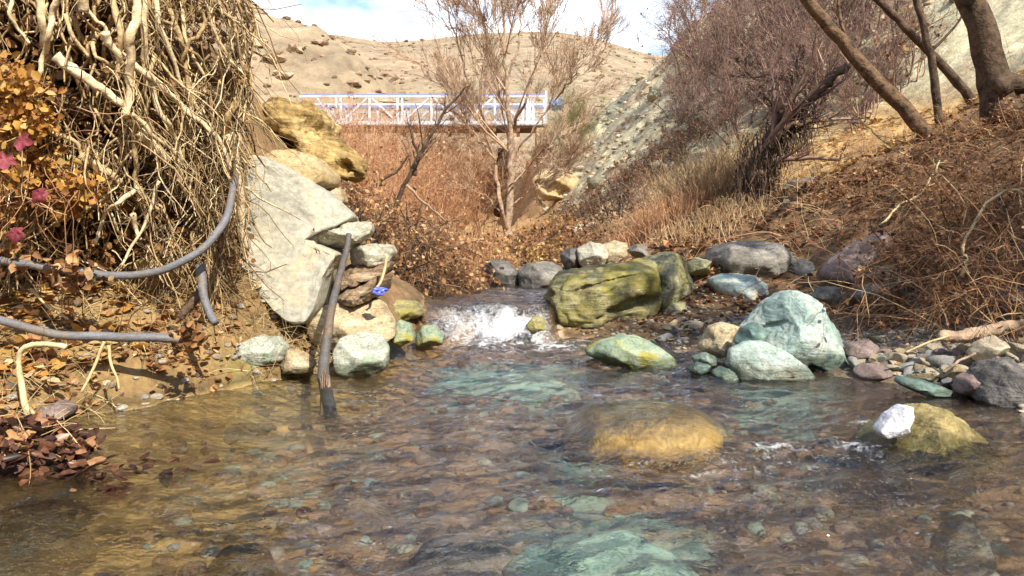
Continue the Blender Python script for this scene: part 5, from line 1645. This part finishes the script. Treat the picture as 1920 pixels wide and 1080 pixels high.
# ---- vines with orange and crimson leaves
def lobed_leaf(c, size, up, nrm, seed):
    rg = np.random.default_rng(seed)
    a = np.linspace(-np.pi, np.pi, 41)[:-1]
    r = (.80 + .13 * np.cos(a * 5) + .05 * np.cos(a * 17 + rg.uniform(0, 6))) * (.92 + .22 * np.cos(a))
    r *= np.where(np.abs(a) > 2.9, .75, 1) * (1 + .04 * rg.normal(size=40))
    D = unit(np.array(up, float))
    N = unit(np.array(nrm, float))
    S = unit(np.cross(N, D))
    N = np.cross(D, S)
    rings = [np.array(c, float)[None]]
    for f in (.35, .7, 1.0):
        cup = (.16 * f * f * rg.uniform(-.4, 1.4) + .09 * f * np.cos(5 * a + .5) + .10 * f * np.cos(2 * a + rg.uniform(0, 6))) + .05 * f * rg.normal()
        rings.append(c + size * f * r[:, None] * (np.cos(a)[:, None] * D + np.sin(a)[:, None] * S) - size * cup[:, None] * N)
    V = np.concatenate(rings)
    tr = [[0, 1 + i, 1 + (i + 1) % 40] for i in range(40)]
    q = [[1 + k * 40 + i, 41 + k * 40 + i, 41 + k * 40 + (i + 1) % 40, 1 + k * 40 + (i + 1) % 40] for k in range(2) for i in range(40)]
    return V, tr, q


for px, py, r, d, lab in ((42, 262, 30, 1.96, 'upper crimson vine leaf among the orange foliage'), (10, 298, 28, 1.95, 'crimson vine leaf at the left edge, second from the top'), (75, 363, 27, 1.97, 'crimson vine leaf just below the orange tuft'),
                          (28, 436, 27, 1.95, 'lowest crimson vine leaf, above the upper grey hose')):
    V, tr, q = lobed_leaf(W(px, py, d), r * .78 * d / F, (.5 * rng.normal(), -.3, -1), (.5 * rng.normal() + .2, -1, .7), px)
    m = MB()
    m.add(V, tr, q, rng.random())
    tag(m.build('vine_leaf', M_leaf_p), lab, 'leaf')
vn = empty('orange_vine', (-1.35, 2.05, .7), 'climbing vine with curled orange yellow leaves at the left edge', 'vine')
cl = [(20, 150, 50, 40, 220), (25, 215, 60, 60, 420), (70, 230, 40, 40, 180), (60, 325, 60, 40, 340), (125, 350, 60, 35, 380), (20, 345, 40, 60, 120), (15, 400, 40, 40, 80), (120, 385, 40, 30, 70)]
S, tn = [], []
for px, py, sx, sy, k in cl:
    for _ in range(k):
        a, b = px + rng.normal() * sx * .5, py + rng.normal() * sy * .5
        S.append(W(a, b, wall_d(a, b) - .12 - rng.uniform(0, .16)))
S = np.array(S)
n = len(S)
m = MB()
m.leaves(S, rng.normal(size=(n, 3)) + [0, 0, -.6], rng.normal(size=(n, 3)) * .8 + [.4, -1, .5], rng.uniform(.012, .034, n), .46, .24)
fo_ = m.build('foliage', M_leaf_o, vn)
n = 60
S = np.array([W(a, b, 2.1) for a, b in zip(rng.uniform(-20, 160, n), rng.uniform(130, 420, n))])
P = grow(S, rng.normal(size=(n, 3)) + [0, 0, -.8], rng.uniform(.1, .35, n), 8, .2, (0, 0, -.6))
m = MB()
m.tubes(P, taper(n, 8, .0018, .5), 4)
m.build('stem', M_bram, vn)

# ------------------------------------------------------------------ hoses, pipe, sticks
M_hose = rock_mat('weathered_grey_hose', (.19, .145, .10), (.15, .145, .15), (.21, .21, .22), 9.0, 0.15, bump=.25, speck=.25, rough=.6, crack=1.0)
M_pipe = rock_mat('dark_grey_pipe', (.15, .105, .07), (.10, .09, .085), (.13, .125, .125), 8.0, 0.2, bump=.3, speck=.3, rough=.6, wet=.02, crack=1.0)


def hose(name, pts, d, rpx, mat, label, cat='hose', n=60, wob=.004, hollow=True):
    q = path(pts, d, n, wob)
    dd = np.mean(d)
    r = np.interp(np.linspace(0, 1, n), np.linspace(0, 1, len(np.atleast_1d(rpx))), np.atleast_1d(rpx)) * dd / F
    m = MB()
    m.tubes(q[None], r[None], 16, .5)
    inner = q.copy()
    m.tubes(inner[None, ::-1], (r * .78)[None, ::-1], 16, .2)
    o = m.build(name, mat)
    return tag(o, label, cat)


hose('hose', [(-420, 470), (-220, 462), (-60, 480), (0, 489), (55, 496), (110, 505), (180, 514), (250, 519), (310, 508), (370, 478), (410, 436), (430, 398), (438, 350), (446, 300)], [2.06, 2.1, 2.12, 2.12, 2.12, 2.14, 2.16, 2.17, 2.18, 2.2, 2.24, 2.3, 2.38, 2.5], 7.4, M_hose,
     'upper grey hose sagging in a curve below the roots')
hose('hose', [(-420, 560), (-220, 566), (-60, 588), (0, 600), (50, 616), (110, 628), (200, 632), (280, 632), (348, 637)], [2.08, 2.1, 2.1, 2.08, 2.08, 2.1, 2.13, 2.16, 2.2], [9, 9, 8.2, 8, 8, 8.5, 8.5], M_hose, 'lower grey hose lying along the left shore, cut off at its end')
hose('pipe', [(655, 440), (650, 468), (638, 510), (626, 560), (617, 610), (609, 660), (606, 700), (612, 735), (622, 800)], [2.78, 2.74, 2.64, 2.54, 2.46, 2.4, 2.34, 2.26, 2.14], [6, 6.5, 7, 7.5, 8.5, 9.5, 10.5, 11, 11], M_pipe,
     'dark grey pipe running down from the rocks into the water', 'pipe')
n = 26
S = np.array([W(608 + rng.uniform(-8, 10), 704 + rng.uniform(-14, 24), 2.27) for _ in range(n)])
P = grow(S, np.stack([rng.normal(size=n) * .03 + .11, rng.normal(size=n) * .03 - .30, -np.ones(n)], -1), rng.uniform(.04, .09, n), 6, .03)
m = MB()
m.tubes(P, taper(n, 6, .0022, .6), 5)
tag(m.build('bark_strips', M_bark_m), 'frayed brown bark strips clinging to the foot of the dark pipe', 'bark')
for pts, d, rp, mt, lab, nm in (([(376, 495), (380, 530), (382, 560), (392, 585), (404, 606)], [2.3, 2.28, 2.26, 2.24, 2.22], (9, 7), M_hose, 'grey weathered stick standing under the curve of the upper hose', 'stick'),
                                ([(378, 548), (356, 572), (334, 594)], [2.34, 2.33, 2.32], (9, 8), M_bark_d, 'dark stub standing in for the cast shadow of the grey stick', 'stick'),  # solid dark piece modelled where the upright grey stick's shadow falls
                                ([(126, 650), (95, 648), (58, 646), (40, 650), (32, 668), (36, 700), (44, 738), (54, 775)], 1.95, (5, 6), M_straw, 'bleached white branch bent at a right angle over the left shore', 'branch'),
                                ([(54, 770), (78, 810), (108, 846)], [1.9, 1.78, 1.7], (4, 3), M_straw, 'short broken twig above the wet leaf pile', 'stick'),
                                ([(724, 478), (721, 500), (714, 526), (704, 542)], 2.8, (3.2, 2.4), M_straw, 'thin white stick hanging from the flat pale ledge rock', 'stick'),
                                ([(196, 640), (175, 690), (150, 735)], [2.05, 2.03, 2.0], (3, 2.5), M_straw, 'straight straw coloured stick leaning below the lower hose', 'stick'),
                                ([(200, 645), (212, 690), (222, 730)], [2.05, 2.04, 2.03], (3, 2), M_straw, 'straw coloured stick forked off beside the leaning one', 'stick'),
                                ([(58, 540), (90, 575), (130, 600)], 2.2, (3, 2), M_straw, 'thin pale stick among the fallen leaves above the lower hose', 'stick'),
                                ([(1700, 660), (1745, 640), (1780, 628)], 2.5, (2, 1.6), M_straw, 'thin straw stick lying on the pebbles', 'stick'),
                                ([(1770, 700), (1800, 676), (1830, 662)], 2.4, (3, 2), M_bark_m, 'curved brown twig lying on the pebbles below the driftwood', 'stick'),
                                ([(1600, 596), (1700, 590), (1800, 578), (1900, 566)], 3.1, (3, 2), M_bark_d, 'long dark stick along the foot of the brambles', 'stick')):
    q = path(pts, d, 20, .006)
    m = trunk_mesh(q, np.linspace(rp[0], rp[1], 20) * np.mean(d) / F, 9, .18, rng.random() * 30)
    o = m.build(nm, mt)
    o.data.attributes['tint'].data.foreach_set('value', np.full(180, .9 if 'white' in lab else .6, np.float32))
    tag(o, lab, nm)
q = path([(1762, 640), (1800, 632), (1850, 622), (1905, 612), (1960, 600)], [2.55, 2.56, 2.58, 2.6, 2.6], 30, .02)
m = trunk_mesh(q, np.array([.006, .013] + [.02] * 14 + [.017] * 14) * 1.0, 12, .35, 8.0)
tag(m.build('driftwood_log', M_bark_m), 'pale driftwood log lying across the right pebble shore', 'log')

V, Fc = ico(3)
P = V * np.array([.02, .014, .016]) * (1 + .7 * fbm(V * 1.7 + 6, 3))[:, None]
m = MB()
m.add(P, Fc, None)
o = m.build('plastic_scrap', plain_mat('bright_blue_plastic', (.10, .13, .62), .4, 20, .2), smooth=False)
o.location = W(711, 546, 2.76)
tag(o, 'crumpled bright blue plastic scrap at the tip of the thin white stick', 'scrap')

n = 150
hx = np.concatenate([rng.normal(140, 26, 70), rng.normal(350, 14, 45), rng.normal(20, 20, 35)])
hy = np.concatenate([rng.normal(512, 14, 70), rng.normal(634, 9, 45), rng.normal(484, 12, 35)])
S = np.array([W(a, b, 2.11 + rng.uniform(-.04, .06) + (.03 if b > 570 else 0)) for a, b in zip(hx, hy)])
m = MB()
m.leaves(S, rng.normal(size=(n, 3)), rng.normal(size=(n, 3)) * .8 + [.2, -.6, .8], rng.uniform(.018, .045, n), .4, .25)
tag(m.build('caught_leaves', M_leaf_b), kind='stuff')
# ------------------------------------------------------------------ leaves on the ground
def litter(name, x0, x1, y0, y1, n, smin, smax, mat, zmin=.03, zmax=99, lift=.012, cond=None, clump=3.0):
    xs, ys = rng.uniform(x0, x1, n), rng.uniform(y0, y1, n)
    p = on_ground(xs, ys)
    ok = (p[:, 2] > zmin) & (p[:, 2] < zmax) & (n2(xs, ys, clump, 3, 90) > -.3 + .5 * (rng.random(n) - .5))
    if cond is not None:
        ok &= cond(xs, ys)
    p = p[ok]
    n = len(p)
    p[:, 2] += rng.uniform(0, lift, n)
    m = MB()
    D_ = rng.normal(size=(n, 3)) * [1, 1, .35]
    m.leaves(p, D_, rng.normal(size=(n, 3)) * .5 + [0, 0, 1], rng.uniform(smin, smax, n), .4, .18)
    return tag(m.build(name, mat), kind='stuff')


litter('fallen_leaves', -2.3, -.55, 1.15, 2.95, 7200, .014, .045, M_leaf_r, .006, lift=.02)
litter('fallen_leaves', -2.3, -.55, 1.75, 2.95, 1500, .018, .05, M_leaf_b, .03, lift=.02)
litter('fallen_leaves', -2.2, -.95, 2.0, 2.5, 500, .03, .06, M_leaf_o, .09, lift=.03)
n = 60
S = np.stack([rng.normal(size=n) * .10 - .86, rng.normal(size=n) * .05 + 1.56, rng.uniform(-.006, .014, n)], -1)
m = MB()
m.leaves(S, rng.normal(size=(n, 3)) * [1, 1, .15], rng.normal(size=(n, 3)) * .25 + [0, 0, 1], rng.uniform(.02, .05, n), .36, .15)
tag(m.build('floating_leaves', M_leaf_w), kind='stuff')
litter('fallen_leaves', 1.0, 5.0, 2.9, 7.0, 9000, .02, .05, M_leaf_d, .10)
litter('fallen_leaves', 1.1, 2.7, 2.2, 3.4, 260, .015, .04, M_leaf_b, .01)
litter('fallen_leaves', -3.5, 2.2, 4.4, 13, 11000, .03, .075, M_leaf_b, .2)
litter('fallen_leaves', 2.4, 5.5, 6.2, 10.5, 5000, .03, .08, M_leaf_g, .3, 1.9)
litter('fallen_leaves', .25, 1.4, 3.3, 4.3, 900, .015, .035, M_leaf_d, .01)
litter('fallen_leaves', .1, 1.3, 3.75, 5.4, 1500, .02, .045, M_leaf_b, .03)

# grass and dead stalks
def stalks(name, x0, x1, y0, y1, n, h0, h1, r, mat, zmin=.01, flop=.9, zmax=99):
    xs, ys = rng.uniform(x0, x1, n), rng.uniform(y0, y1, n)
    p = on_ground(xs, ys)
    ok = (p[:, 2] > zmin) & (p[:, 2] < zmax) & (n2(xs, ys, 2.5, 3, 95) > -.1)
    p = p[ok]
    n = len(p)
    P = grow(p, np.stack([rng.normal(size=n) * flop, rng.normal(size=n) * flop - .2, np.abs(rng.normal(size=n)) * .5 + .35], -1), rng.uniform(h0, h1, n), 6, .12, (0, 0, -.9))
    m = MB()
    m.tubes(P, taper(n, 6, r * rng.uniform(.5, 1.3, n), .4), 3)
    return tag(m.build(name, mat), kind='stuff')


stalks('dry_grass', -2.1, -.5, 1.2, 2.9, 4800, .04, .2, .0013, M_straw, .005)
stalks('dry_grass', -1.2, -.5, 2.3, 2.9, 1500, .04, .16, .0014, M_tan, .005)
stalks('dry_grass', 1.4, 5.0, 3.0, 6.5, 2600, .08, .4, .0022, M_bram, .14)
stalks('dry_grass', 1.3, 4.0, 2.9, 5.5, 900, .06, .3, .0018, M_straw, .12)
stalks('dry_grass', -3.0, 2.4, 4.6, 10, 3500, .1, .4, .003, M_red, .2)
stalks('dry_grass', 2.4, 5.5, 6.2, 10, 1600, .06, .2, .003, M_tan, .3)
stalks('dry_grass', .6, 9, 9.5, 24, 3500, .08, .28, .006, M_tan, .4)

# wet leaf pile at the lower left
lp = empty('leaf_pile', (-1.12, 1.62, 0), 'heap of wet brown leaves caught at the lower left water edge', 'leaf pile')
m = MB()
V, Fc = ico(4)
P = V * np.array([.20, .12, .032]) * (1 + .3 * fbm(V * 2 + 1, 4))[:, None] + np.array([-1.16, 1.66, -.015])
m.add(P, Fc, None)
m.build('mud_core', plain_mat('wet_mud', (.07, .04, .022), .5, 30, .3, .6), lp)
n = 750
a, r = rng.uniform(0, 6.28, n), np.sqrt(rng.random(n))
S = np.stack([-1.16 + .23 * r * np.cos(a), 1.66 + .15 * r * np.sin(a), .008 + .045 * (1 - r ** 2) + rng.uniform(0, .022, n)], -1)
m = MB()
m.leaves(S, rng.normal(size=(n, 3)) * [1, 1, .5], rng.normal(size=(n, 3)) * .7 + [.1, -.4, 1], rng.uniform(.016, .042, n), .34, .3)
m.build('leaf_layer', M_leaf_w, lp)
P = grow(S[:70], rng.normal(size=(70, 3)) * [1, 1, .4], rng.uniform(.05, .16, 70), 6, .15)
m = MB()
m.tubes(P, taper(70, 6, .0016, .5), 4)
m.build('straw', M_straw, lp)
for px, py, d, s, mt, lab in ((36, 826, 1.62, .07, M_leaf_b, 'large rust brown leaf standing on top of the wet leaf pile'), (66, 886, 1.56, .055, M_leaf_d, 'curled purple brown leaf on the front of the wet leaf pile'),
                              (214, 926, 1.50, .055, M_leaf_p, 'dark red sunken leaf right of the wet leaf pile'), (178, 900, 1.54, .05, M_leaf_d, 'brown leaf floating between the leaf pile and the dark red leaf'),
                              (130, 842, 1.72, .045, M_leaf_b, 'light brown leaf at the tip of the broken twig'), (396, 650, 2.2, .05, M_leaf_b, 'curled pale leaf beyond the cut end of the lower hose'),
                              (44, 540, 2.06, .06, M_leaf_o, 'broad ochre leaf between the two hoses at the far left'), (98, 528, 2.1, .06, M_leaf_o, 'broad ochre leaf draped over the upper hose'), (345, 612, 2.18, .06, M_leaf_b, 'flat tan leaf above the cut end of the lower hose'),
                              (1738, 690, 2.34, .05, M_leaf_o, 'bright orange leaf lying on the right pebble shore')):
    g = W(px, py, d)
    if 'pile' not in lab and 'twig' not in lab:
        g = gpt(px, py + 12) + np.array([0, 0, .012])
    V, tr, q = lobed_leaf(g, s * .72, (rng.normal(), -.5, -.1), (.25 * rng.normal(), -.45, .9), px + py)
    m = MB()
    m.add(V, tr, q, rng.random())
    tag(m.build('leaf', mt), lab, 'leaf')
